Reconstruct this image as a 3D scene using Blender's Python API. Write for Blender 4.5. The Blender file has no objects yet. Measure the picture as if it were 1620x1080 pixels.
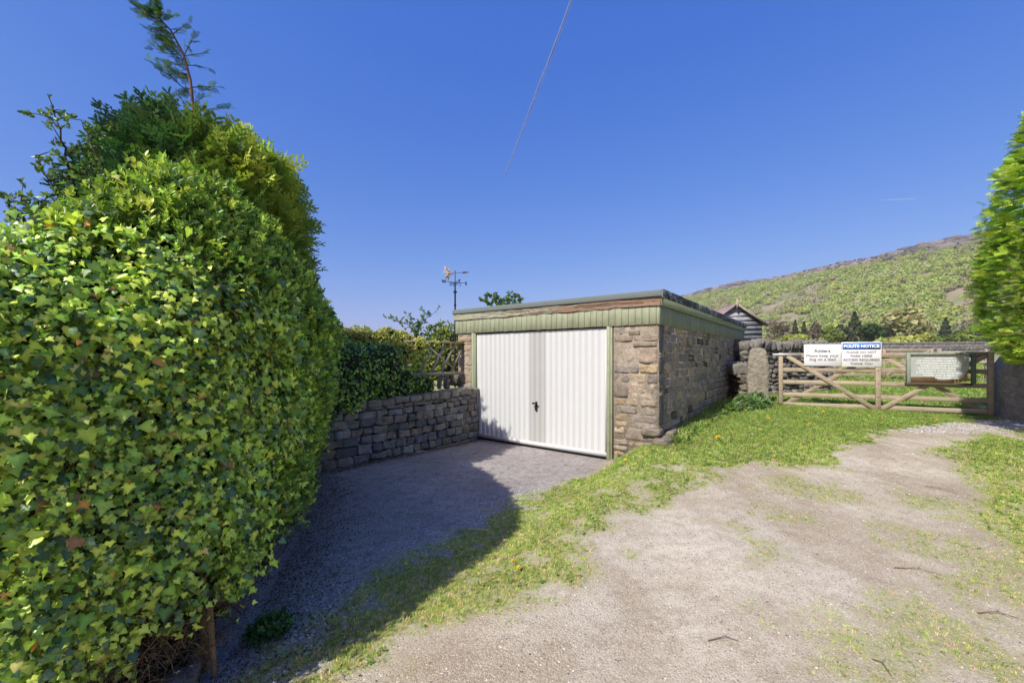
import bpy, math, random
import numpy as np
from mathutils import Vector, Matrix, noise as mnoise

# ------------------------------------------------------------------ scene, camera, light
S = bpy.context.scene
COL = S.collection
F = 650.0 / 1620.0 * 36.0
CAMZ = 1.62
SUN_AZ = math.radians(43.5)      # light travels towards (+sin, +cos)
SUN_EL = math.radians(45.5)
EXPOSURE = 0.85
SKY_CURVE = [(1.35, 0.90), (0.85, 0.65), (0.35, 0.90)]

cam_d = bpy.data.cameras.new("camera")
cam_d.lens = F
cam_d.sensor_width = 36.0
cam_d.shift_y = 25.0 / 1620.0
cam_d.clip_start = 0.05
cam_d.clip_end = 60000.0
cam = bpy.data.objects.new("camera", cam_d)
COL.objects.link(cam)
cam.location = (0, 0, CAMZ)
cam.rotation_euler = (math.radians(90), 0, 0)
S.camera = cam

W = bpy.data.worlds.new("World")
S.world = W
W.use_nodes = True
wt = W.node_tree
bg = wt.nodes["Background"]
sky = wt.nodes.new("ShaderNodeTexSky")
sky.sky_type = 'NISHITA'
sky.sun_disc = False
sky.sun_elevation = SUN_EL
# sun stands towards (-sin AZ, -cos AZ)
sky.sun_rotation = math.pi + SUN_AZ
sky.altitude = 200
sky.air_density = 1.0
sky.dust_density = 1.5
sky.ozone_density = 3.0
# photographic response of the clear sky: one power curve per channel
sp_ = wt.nodes.new("ShaderNodeSeparateColor"); cb_ = wt.nodes.new("ShaderNodeCombineColor")
wt.links.new(sky.outputs[0], sp_.inputs[0])
for i_, (pw_, k_) in enumerate(SKY_CURVE):
    a_ = wt.nodes.new("ShaderNodeMath"); a_.operation = 'MULTIPLY'; a_.inputs[1].default_value = 0.15
    p_ = wt.nodes.new("ShaderNodeMath"); p_.operation = 'POWER'; p_.inputs[1].default_value = pw_
    m_ = wt.nodes.new("ShaderNodeMath"); m_.operation = 'MULTIPLY'; m_.inputs[1].default_value = k_ / (2 ** EXPOSURE) / 0.15
    wt.links.new(sp_.outputs[i_], a_.inputs[0]); wt.links.new(a_.outputs[0], p_.inputs[0]); wt.links.new(p_.outputs[0], m_.inputs[0]); wt.links.new(m_.outputs[0], cb_.inputs[i_])
wt.links.new(cb_.outputs[0], bg.inputs[0])
bg.inputs[1].default_value = 0.15

sun_d = bpy.data.lights.new("sun", 'SUN')
sun_d.energy = 3.2
sun_d.angle = math.radians(0.5)
sun_d.color = (1.0, 0.955, 0.87)
sun = bpy.data.objects.new("sun", sun_d)
COL.objects.link(sun)
ld = Vector((math.sin(SUN_AZ) * math.cos(SUN_EL), math.cos(SUN_AZ) * math.cos(SUN_EL), -math.sin(SUN_EL)))
sun.rotation_euler = ld.to_track_quat('-Z', 'Y').to_euler()
sun.location = (-5, -6, 12)

S.view_settings.view_transform = 'Standard'
S.view_settings.look = 'None'
S.view_settings.gamma = 1
S.view_settings.exposure = EXPOSURE
S.render.engine = 'CYCLES'
S.cycles.max_bounces = 6
S.cycles.transparent_max_bounces = 12

rng = np.random.default_rng(7)
random.seed(7)

# ------------------------------------------------------------------ numeric helpers
def hash3(i, j, k, seed):
    n = (i.astype(np.int64) * 374761393 + j.astype(np.int64) * 668265263 + k.astype(np.int64) * 2147483647 + seed * 974634777) & 0xffffffff
    n = ((n ^ (n >> 13)) * 1274126177) & 0xffffffff
    n = ((n ^ (n >> 16)) * 2246822519) & 0xffffffff
    return ((n ^ (n >> 15)) & 0xffffff) / float(0xffffff)

def vnoise(p, scale=1.0, seed=0):
    p = np.asarray(p, float) * scale
    if p.shape[-1] == 2:
        p = np.concatenate([p, np.zeros(p.shape[:-1] + (1,))], -1)
    i = np.floor(p).astype(np.int64)
    f = p - i
    f = f * f * (3 - 2 * f)
    out = 0
    for a in (0, 1):
        for b in (0, 1):
            for c in (0, 1):
                w = (f[..., 0] if a else 1 - f[..., 0]) * (f[..., 1] if b else 1 - f[..., 1]) * (f[..., 2] if c else 1 - f[..., 2])
                out = out + w * hash3(i[..., 0] + a, i[..., 1] + b, i[..., 2] + c, seed)
    return out

def fbm(p, scale=1.0, seed=0, octv=4):
    o = 0; a = 0.5; t = 0
    for k in range(octv):
        o = o + a * vnoise(p, scale * 2 ** k, seed + k * 17)
        t += a; a *= 0.5
    return o / t

def sstep(a, b, x):
    t = np.clip((x - a) / (b - a), 0, 1)
    return t * t * (3 - 2 * t)

def norm(v):
    return v / (np.linalg.norm(v, axis=-1, keepdims=True) + 1e-9)

def sdist(px, py, poly):
    """signed distance to a polyline; positive on its left side"""
    best = np.full(np.shape(px), 1e9); sg = np.ones(np.shape(px))
    for (x0, y0), (x1, y1) in zip(poly[:-1], poly[1:]):
        dx, dy = x1 - x0, y1 - y0
        L2 = dx * dx + dy * dy
        t = np.clip(((px - x0) * dx + (py - y0) * dy) / L2, 0, 1)
        ex, ey = px - x0 - t * dx, py - y0 - t * dy
        d = np.hypot(ex, ey)
        c = dx * (py - y0) - dy * (px - x0)
        m = d < best - 1e-9
        best = np.where(m, d, best); sg = np.where(m, np.sign(c), sg)
    return best * sg

def inpoly(px, py, poly):
    r = np.zeros(np.shape(px), bool)
    n = len(poly)
    for a in range(n):
        x0, y0 = poly[a]; x1, y1 = poly[(a + 1) % n]
        if y0 == y1: continue
        c = ((y0 > py) != (y1 > py)) & (px < (x1 - x0) * (py - y0) / (y1 - y0) + x0)
        r ^= c
    return r

def polydist(px, py, poly):
    d = np.abs(sdist(px, py, list(poly) + [poly[0]]))
    return np.where(inpoly(px, py, poly), d, -d)

# ------------------------------------------------------------------ terrain height
WALLC = [(-0.74, 8.24), (-1.10, 7.78), (-1.45, 7.36), (-1.82, 6.96), (-2.15, 6.58), (-2.50, 6.12), (-2.86, 5.62)]
GARDEN = [(40, 400), (5.0, 60), (3.9, 15.0), (-0.9, 8.75)] + WALLC + [(-4.5, 5.2), (-60, 4.0)]
def H(x, y):
    x = np.asarray(x, float); y = np.asarray(y, float)
    tr = np.where(y < 9, 0.06 * np.maximum(y, -6), 0.54 + 0.034 * (np.minimum(y, 430) - 9))
    d = (x + 0.95) * 0.864 - (y - 2.2) * 0.504
    m = sstep(-0.10, 0.80, d)
    yy = sstep(8.0, 8.6, y)
    low = -0.01 + 0.0 * x
    z = low + (tr - low) * np.maximum(m, yy * 0)
    z = np.where(y > 8.6, tr, z)
    g = -sdist(x, y, GARDEN)      # positive behind the wall
    gz = 0.86 + 0.034 * np.minimum(np.maximum(y - 8, 0), 420)
    gm = sstep(0.02, 0.2, g) * (1 - sstep(60, 200, y))
    z = z + (gz - z) * gm
    z = z + 0.022 * (fbm(np.stack([x, y], -1), 1.3, 5, 3) - 0.5) * np.clip(1 - gm, 0, 1) * sstep(-.1, .5, d)
    z = z + 1.2 * (fbm(np.stack([x, y], -1), 0.02, 9, 2) - 0.5) * sstep(30, 120, np.hypot(x, y))
    return z

def at(u, v, Y):
    """picture position (1620 wide) and distance ahead -> point"""
    return Vector(((u - 810) / 650 * Y, Y, CAMZ + (565 - v) / 650 * Y))

def on_ground(u, v):
    lo, hi = 0.5, 300.0
    r = ((u - 810) / 650, (565 - v) / 650)
    y = 0.5
    while y < 300:
        if CAMZ + r[1] * y < float(H(r[0] * y, y)): break
        y *= 1.01
    return (r[0] * y, y)

# ------------------------------------------------------------------ object helpers
def tag(o, label=None, cat=None, group=None, kind=None):
    if label: o["label"] = label
    if cat: o["category"] = cat
    if group: o["group"] = group
    if kind: o["kind"] = kind
    return o

def empty(name, loc=(0, 0, 0), rz=0.0):
    o = bpy.data.objects.new(name, None)
    o.empty_display_size = 0.2
    COL.objects.link(o)
    o.location = loc; o.rotation_euler = (0, 0, rz)
    return o

class MB:
    """collects faces of one mesh object; per-vertex colour"""
    def __init__(s):
        s.v = []; s.f = []; s.c = []; s.n = 0
    def add(s, v, f, c=(0.5, 0.5, 0.5)):
        v = np.asarray(v, np.float32).reshape(-1, 3)
        f = np.asarray(f, np.int64)
        c = np.asarray(c, np.float32)
        if c.ndim == 1: c = np.tile(c, (len(v), 1))
        s.v.append(v); s.f.append(f + s.n); s.c.append(c[:, :3]); s.n += len(v)
        return s
    def box(s, lo, hi, c=(0.5, 0.5, 0.5), M=None):
        x0, y0, z0 = lo; x1, y1, z1 = hi
        v = np.array([(x0, y0, z0), (x1, y0, z0), (x1, y1, z0), (x0, y1, z0), (x0, y0, z1), (x1, y0, z1), (x1, y1, z1), (x0, y1, z1)], float)
        if M is not None: v = v @ np.array(M.to_3x3()).T + np.array(M.translation)
        return s.add(v, [(0, 3, 2, 1), (4, 5, 6, 7), (0, 1, 5, 4), (1, 2, 6, 5), (2, 3, 7, 6), (3, 0, 4, 7)], c)
    def beam(s, a, b, w, t, c=(0.5, 0.5, 0.5), up=(0, 0, 1)):
        """board from a to b: w wide across (in plane with up), t thick"""
        a = np.array(a, float); b = np.array(b, float)
        d = norm(b - a); n = norm(np.cross(d, np.array(up, float))); q = np.cross(n, d)
        v = []
        for p in (a, b):
            for (i, j) in ((-1, -1), (1, -1), (1, 1), (-1, 1)):
                v.append(p + n * i * t / 2 + q * j * w / 2)
        return s.add(v, [(0, 1, 2, 3), (4, 7, 6, 5), (0, 4, 5, 1), (1, 5, 6, 2), (2, 6, 7, 3), (3, 7, 4, 0)], c)
    def tube(s, pts, rad, n=6, c=(0.5, 0.5, 0.5), cap=True):
        pts = np.array(pts, float); k = len(pts)
        rad = np.full(k, rad) if np.isscalar(rad) else np.array(rad, float)
        T = norm(np.gradient(pts, axis=0))
        ref = np.array([0.31, 0.17, 0.93]) if abs(T[0][2]) < 0.9 else np.array([1.0, 0.1, 0])
        A = norm(np.cross(T, ref)); B = np.cross(T, A)
        ang = np.arange(n) * 2 * math.pi / n
        v = pts[:, None, :] + rad[:, None, None] * (A[:, None, :] * np.cos(ang)[None, :, None] + B[:, None, :] * np.sin(ang)[None, :, None])
        v = v.reshape(-1, 3)
        f = []
        for i in range(k - 1):
            for j in range(n):
                a = i * n + j; b = i * n + (j + 1) % n
                f.append((a, b, b + n, a + n))
        s.add(v, f, c)
        if cap:
            s.add(np.vstack([v[-n:], pts[-1:]]), [(j, (j + 1) % n, n, n) for j in range(n)], c)
            s.add(np.vstack([v[:n], pts[:1]]), [((j + 1) % n, j, n, n) for j in range(n)], c)
        return s
    def build(s, name, mat, parent=None, smooth=False):
        V = np.concatenate(s.v); C = np.concatenate(s.c)
        me = bpy.data.meshes.new(name)
        me.vertices.add(len(V)); me.vertices.foreach_set("co", V.ravel())
        tot = []; idx = []
        for f in s.f:
            if f.shape[1] == 4:
                tri = f[:, 2] == f[:, 3]
                if tri.any():
                    q = f[~tri]; t = f[tri][:, :3]
                    if len(q): idx.append(q.ravel()); tot.append(np.full(len(q), 4))
                    idx.append(t.ravel()); tot.append(np.full(len(t), 3))
                    continue
            idx.append(f.ravel()); tot.append(np.full(len(f), f.shape[1]))
        idx = np.concatenate(idx).astype(np.int32); tot = np.concatenate(tot).astype(np.int32)
        me.loops.add(len(idx)); me.loops.foreach_set("vertex_index", idx)
        me.polygons.add(len(tot))
        st = np.zeros(len(tot), np.int32); st[1:] = np.cumsum(tot)[:-1]
        me.polygons.foreach_set("loop_start", st)
        if smooth: me.polygons.foreach_set("use_smooth", np.ones(len(tot), bool))
        a = me.color_attributes.new("col", 'FLOAT_COLOR', 'POINT')
        a.data.foreach_set("color", np.concatenate([C, np.ones((len(C), 1), np.float32)], 1).astype(np.float32).ravel())
        me.update(calc_edges=True)
        if mat: me.materials.append(mat)
        o = bpy.data.objects.new(name, me)
        COL.objects.link(o)
        if parent: o.parent = parent
        return o

def bevel(o, w=0.004, seg=2):
    m = o.modifiers.new("bevel", 'BEVEL'); m.width = w; m.segments = seg; m.limit_method = 'ANGLE'
    return o

# template instancing into one mesh (arrays only)
def scatter(mb, tv, tf, pos, T, N, sc, col, vein=None):
    """template (x across, y along T, z along N) placed at every pos"""
    T = norm(T); N = norm(N - T * np.sum(N * T, -1, keepdims=True)); B = np.cross(T, N)
    sc = np.asarray(sc, float)
    if sc.ndim == 1: sc = sc[:, None]
    tv = np.asarray(tv, float)
    V = pos[:, None, :] + sc[:, :, None] * (tv[None, :, 0:1] * B[:, None, :] + tv[None, :, 1:2] * T[:, None, :] + tv[None, :, 2:3] * N[:, None, :])
    n, k = len(pos), len(tv)
    Fc = (np.asarray(tf)[None] + (np.arange(n) * k)[:, None, None]).reshape(-1, len(tf[0]))
    C = np.repeat(col, k, axis=0)
    if vein is not None: C = C * np.tile(vein, n)[:, None]
    mb.add(V.reshape(-1, 3), Fc, C)

# ------------------------------------------------------------------ materials
def newmat(name):
    m = bpy.data.materials.new(name); m.use_nodes = True
    nt = m.node_tree
    return m, nt, nt.nodes["Principled BSDF"], nt.nodes["Material Output"]

def N_(nt, t, **kw):
    n = nt.nodes.new(t)
    for k, v in kw.items():
        if k in n.inputs: n.inputs[k].default_value = v
        else: setattr(n, k, v)
    return n

def texco(nt, scale=(1, 1, 1), which="Object"):
    tc = nt.nodes.new("ShaderNodeTexCoord"); mp = nt.nodes.new("ShaderNodeMapping")
    mp.inputs["Scale"].default_value = scale
    nt.links.new(tc.outputs[which], mp.inputs[0])
    return mp.outputs[0]

def ramp(nt, fac, stops):
    r = nt.nodes.new("ShaderNodeValToRGB")
    e = r.color_ramp.elements
    while len(e) < len(stops): e.new(0.5)
    for i, (p, c) in enumerate(stops):
        e[i].position = p; e[i].color = (*c, 1) if len(c) == 3 else c
    nt.links.new(fac, r.inputs[0])
    return r.outputs[0]

def mixc(nt, fac, a, b, mode='MIX'):
    n = nt.nodes.new("ShaderNodeMix"); n.data_type = 'RGBA'; n.blend_type = mode
    for val, sock in ((fac, n.inputs[0]), (a, n.inputs[6]), (b, n.inputs[7])):
        if isinstance(val, bpy.types.NodeSocket): nt.links.new(val, sock)
        elif isinstance(val, (int, float)): sock.default_value = val
        else: sock.default_value = (*val, 1)
    return n.outputs[2]

def mathn(nt, op, a, b=0.5):
    n = nt.nodes.new("ShaderNodeMath"); n.operation = op
    for v, s in ((a, n.inputs[0]), (b, n.inputs[1])):
        if isinstance(v, bpy.types.NodeSocket): nt.links.new(v, s)
        else: s.default_value = v
    return n.outputs[0]

def noise_tex(nt, co, scale, detail=4, rough=0.6, out=0):
    n = nt.nodes.new("ShaderNodeTexNoise")
    n.inputs["Scale"].default_value = scale; n.inputs["Detail"].default_value = detail; n.inputs["Roughness"].default_value = rough
    nt.links.new(co, n.inputs["Vector"])
    return n.outputs[out]

def bump(nt, bsdf, h, strength=0.5, dist=0.01):
    b = nt.nodes.new("ShaderNodeBump"); b.inputs["Strength"].default_value = strength; b.inputs["Distance"].default_value = dist
    nt.links.new(h, b.inputs["Height"]); nt.links.new(b.outputs[0], bsdf.inputs["Normal"])

def attr(nt, name="col"):
    a = nt.nodes.new("ShaderNodeAttribute"); a.attribute_name = name
    return a.outputs["Color"]

def mat_leaf(name, rough=0.45, trans=0.35, spec=0.4, gain=(1.25, 1.35, 0.7)):
    m, nt, b, out = newmat(name)
    c = attr(nt)
    nt.links.new(c, b.inputs["Base Color"])
    b.inputs["Roughness"].default_value = rough
    b.inputs["Specular IOR Level"].default_value = spec
    tr = nt.nodes.new("ShaderNodeBsdfTranslucent")
    nt.links.new(mixc(nt, 1.0, c, gain, 'MULTIPLY'), tr.inputs[0])
    mx = nt.nodes.new("ShaderNodeMixShader"); mx.inputs[0].default_value = trans
    nt.links.new(b.outputs[0], mx.inputs[1]); nt.links.new(tr.outputs[0], mx.inputs[2])
    nt.links.new(mx.outputs[0], out.inputs[0])
    return m

def mat_attr(name, rough=0.85, nscale=20, namt=0.5, bscale=60, bstr=0.5, bdist=0.01, dark=(0.45, 0.42, 0.4), metal=0, spec=0.3, stretch=(1, 1, 1)):
    m, nt, b, out = newmat(name)
    co = texco(nt, stretch)
    n1 = noise_tex(nt, co, nscale, 6, 0.65)
    f = ramp(nt, n1, [(0.3, (0, 0, 0)), (0.7, (1, 1, 1))])
    c = attr(nt)
    d = mixc(nt, 1.0, c, dark, 'MULTIPLY')
    fm = mathn(nt, 'MULTIPLY', f, namt)
    nt.links.new(mixc(nt, fm, c, d), b.inputs["Base Color"])
    b.inputs["Roughness"].default_value = rough; b.inputs["Metallic"].default_value = metal
    b.inputs["Specular IOR Level"].default_value = spec
    bump(nt, b, noise_tex(nt, co, bscale, 6, 0.7), bstr, bdist)
    return m

def mat_stone(name, lichen=0.5, litc=(0.36, 0.36, 0.27), moss=0.0, stain=0.6):
    m, nt, b, out = newmat(name)
    co = texco(nt)
    c = attr(nt)
    n1 = noise_tex(nt, co, 9, 8, 0.7)
    n2 = noise_tex(nt, co, 34, 6, 0.75)
    n3 = noise_tex(nt, co, 2.3, 4, 0.6)
    d = mixc(nt, 1.0, c, (0.42, 0.39, 0.37), 'MULTIPLY')
    c1 = mixc(nt, mathn(nt, 'MULTIPLY', ramp(nt, n1, [(0.38, (0, 0, 0)), (0.66, (1, 1, 1))]), stain), c, d)
    c2 = mixc(nt, mathn(nt, 'MULTIPLY', ramp(nt, n2, [(0.5, (0, 0, 0)), (0.72, (1, 1, 1))]), lichen), c1, litc)
    c3 = mixc(nt, mathn(nt, 'MULTIPLY', ramp(nt, n3, [(0.52, (0, 0, 0)), (0.68, (1, 1, 1))]), moss), c2, (0.12, 0.13, 0.04))
    rid = mathn(nt, 'ABSOLUTE', mathn(nt, 'SUBTRACT', noise_tex(nt, co, 6, 6, 0.75), 0.5))
    c3 = mixc(nt, ramp(nt, rid, [(0.0, (.75, .75, .75)), (0.018, (0, 0, 0))]), c3, (0.07, 0.06, 0.05))
    nt.links.new(c3, b.inputs["Base Color"])
    b.inputs["Roughness"].default_value = 0.92; b.inputs["Specular IOR Level"].default_value = 0.2
    h = mathn(nt, 'ADD', n1, mathn(nt, 'MULTIPLY', n2, 0.6))
    bump(nt, b, h, 1.0, 0.035)
    return m

def mat_plain(name, col, rough=0.5, metal=0.0, nscale=8, namt=0.15, dark=(0.6, 0.6, 0.6), bstr=0.1, spec=0.5):
    m, nt, b, out = newmat(name)
    co = texco(nt)
    n1 = noise_tex(nt, co, nscale, 5, 0.6)
    f = mathn(nt, 'MULTIPLY', ramp(nt, n1, [(0.35, (0, 0, 0)), (0.75, (1, 1, 1))]), namt)
    nt.links.new(mixc(nt, f, col, tuple(a * d for a, d in zip(col, dark))), b.inputs["Base Color"])
    b.inputs["Roughness"].default_value = rough; b.inputs["Metallic"].default_value = metal
    b.inputs["Specular IOR Level"].default_value = spec
    bump(nt, b, noise_tex(nt, co, nscale * 6, 4, 0.6), bstr, 0.003)
    return m

def mat_wood(name, stretch, colA, colB, grain=28, bstr=0.6, rough=0.85, extra=None):
    m, nt, b, out = newmat(name)
    co = texco(nt, stretch)
    n1 = noise_tex(nt, co, grain, 6, 0.65)
    co2 = texco(nt)
    n2 = noise_tex(nt, co2, 4, 4, 0.6)
    c = mixc(nt, ramp(nt, n1, [(0.35, (0, 0, 0)), (0.65, (1, 1, 1))]), colA, colB)
    c = mixc(nt, mathn(nt, 'MULTIPLY', ramp(nt, n2, [(0.5, (0, 0, 0)), (0.7, (1, 1, 1))]), 0.45), c, tuple(x * 0.5 for x in colA))
    at_ = attr(nt)
    c = mixc(nt, 1.0, c, at_, 'MULTIPLY')
    nt.links.new(c, b.inputs["Base Color"])
    b.inputs["Roughness"].default_value = rough; b.inputs["Specular IOR Level"].default_value = 0.2
    bump(nt, b, n1, bstr, 0.004)
    return m

M_ivy = mat_leaf("ivy_leaf", 0.38, 0.26, 0.42)
M_priv = mat_leaf("hedge_leaf", 0.4, 0.32, 0.4)
M_con = mat_leaf("conifer_foliage", 0.6, 0.3, 0.2)
M_grass = mat_leaf("grass_blade", 0.6, 0.35, 0.2)
M_far = mat_leaf("distant_foliage", 0.8, 0.3, 0.1)
M_bark = mat_attr("bark", 0.9, 30, 0.7, 80, 0.6, 0.01)
M_stone_g = mat_stone("garage_stone", 0.25, (0.36, 0.34, 0.28), 0.0, 0.5)
M_stone_w = mat_stone("garden_wall_stone", 0.35, (0.25, 0.25, 0.20), 0.3, 0.7)
M_stone_d = mat_stone("dry_wall_stone", 0.75, (0.40, 0.40, 0.34), 0.1, 0.7)
M_post = mat_stone("gatepost_stone", 0.55, (0.36, 0.36, 0.25), 0.3, 0.6)
M_white = mat_attr("white_door_paint", 0.38, 3.0, 0.12, 90, 0.03, 0.002, (0.75, 0.74, 0.72), spec=0.45)
M_black = mat_plain("black_metal", (0.02, 0.02, 0.022), 0.4, 0.3)
M_metal = mat_plain("galvanised_steel", (0.42, 0.44, 0.47), 0.45, 0.6, 20, 0.4)

def mat_greenpaint():
    m, nt, b, out = newmat("green_paint")
    co = texco(nt)
    c = attr(nt)
    cs = texco(nt, (14, 14, 1.2))
    n0 = noise_tex(nt, cs, 3, 4, 0.6)
    n1 = noise_tex(nt, co, 7, 6, 0.65)
    n2 = noise_tex(nt, texco(nt, (1, 1, 6)), 16, 6, 0.7)
    c = mixc(nt, mathn(nt, 'MULTIPLY', ramp(nt, n0, [(0.4, (0, 0, 0)), (0.7, (1, 1, 1))]), 0.3), c, (0.11, 0.14, 0.07))
    c = mixc(nt, mathn(nt, 'MULTIPLY', ramp(nt, n1, [(0.5, (0, 0, 0)), (0.75, (1, 1, 1))]), 0.4), c, (0.10, 0.12, 0.07))
    c = mixc(nt, mathn(nt, 'MULTIPLY', ramp(nt, n2, [(0.62, (0, 0, 0)), (0.66, (1, 1, 1))]), 0.35), c, (0.36, 0.33, 0.25))
    nt.links.new(c, b.inputs["Base Color"])
    b.inputs["Roughness"].default_value = 0.6; b.inputs["Specular IOR Level"].default_value = 0.3
    bump(nt, b, n0, 0.3, 0.003)
    return m
M_green = mat_greenpaint()

def mat_rotten():
    m, nt, b, out = newmat("peeling_fascia_paint")
    tc = nt.nodes.new("ShaderNodeTexCoord")
    mp = nt.nodes.new("ShaderNodeMapping"); mp.inputs["Scale"].default_value = (2.2, 2.2, 22); nt.links.new(tc.outputs["Object"], mp.inputs[0])
    n1 = noise_tex(nt, mp.outputs[0], 2.2, 8, 0.72)
    n3 = noise_tex(nt, mp.outputs[0], 9, 6, 0.7)
    sep = nt.nodes.new("ShaderNodeSeparateXYZ"); nt.links.new(tc.outputs["Object"], sep.inputs[0])
    gx = nt.nodes.new("ShaderNodeMapRange"); gx.inputs[1].default_value = 0.5; gx.inputs[2].default_value = 3.6
    gx.inputs[3].default_value = -0.06; gx.inputs[4].default_value = 0.09
    nt.links.new(sep.outputs[0], gx.inputs[0])
    s = mathn(nt, 'ADD', n1, gx.outputs[0])
    fac = ramp(nt, s, [(0.50, (0, 0, 0)), (0.535, (1, 1, 1))])
    wood = mixc(nt, ramp(nt, n3, [(0.35, (0, 0, 0)), (0.65, (1, 1, 1))]), (0.16, 0.075, 0.045), (0.36, 0.24, 0.17))
    paint = mixc(nt, ramp(nt, n3, [(0.4, (0, 0, 0)), (0.62, (1, 1, 1))]), (0.44, 0.41, 0.31), (0.27, 0.31, 0.19))
    nt.links.new(mixc(nt, fac, paint, wood), b.inputs["Base Color"])
    b.inputs["Roughness"].default_value = 0.85
    h = mathn(nt, 'SUBTRACT', n3, fac)
    bump(nt, b, h, 0.9, 0.012)
    return m
M_rot = mat_rotten()

def mat_felt():
    m, nt, b, out = newmat("mineral_felt")
    co = texco(nt)
    n1 = noise_tex(nt, co, 160, 3, 0.7); n2 = noise_tex(nt, co, 3, 5, 0.6)
    c = mixc(nt, ramp(nt, n1, [(0.4, (0, 0, 0)), (0.6, (1, 1, 1))]), (0.10, 0.125, 0.12), (0.20, 0.235, 0.22))
    c = mixc(nt, mathn(nt, 'MULTIPLY', ramp(nt, n2, [(0.45, (0, 0, 0)), (0.7, (1, 1, 1))]), 0.4), c, (0.13, 0.15, 0.12))
    nt.links.new(c, b.inputs["Base Color"]); b.inputs["Roughness"].default_value = 0.95
    bump(nt, b, n1, 0.6, 0.004)
    return m
M_felt = mat_felt()

def mat_flash():
    m, nt, b, out = newmat("lichened_felt_edge")
    co = texco(nt)
    n1 = noise_tex(nt, co, 7, 7, 0.75)
    c = mixc(nt, ramp(nt, n1, [(0.47, (0, 0, 0)), (0.56, (1, 1, 1))]), (0.02, 0.025, 0.035), (0.24, 0.27, 0.27))
    nt.links.new(c, b.inputs["Base Color"]); b.inputs["Roughness"].default_value = 0.8
    bump(nt, b, n1, 0.6, 0.006)
    return m
M_flash = mat_flash()

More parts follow.
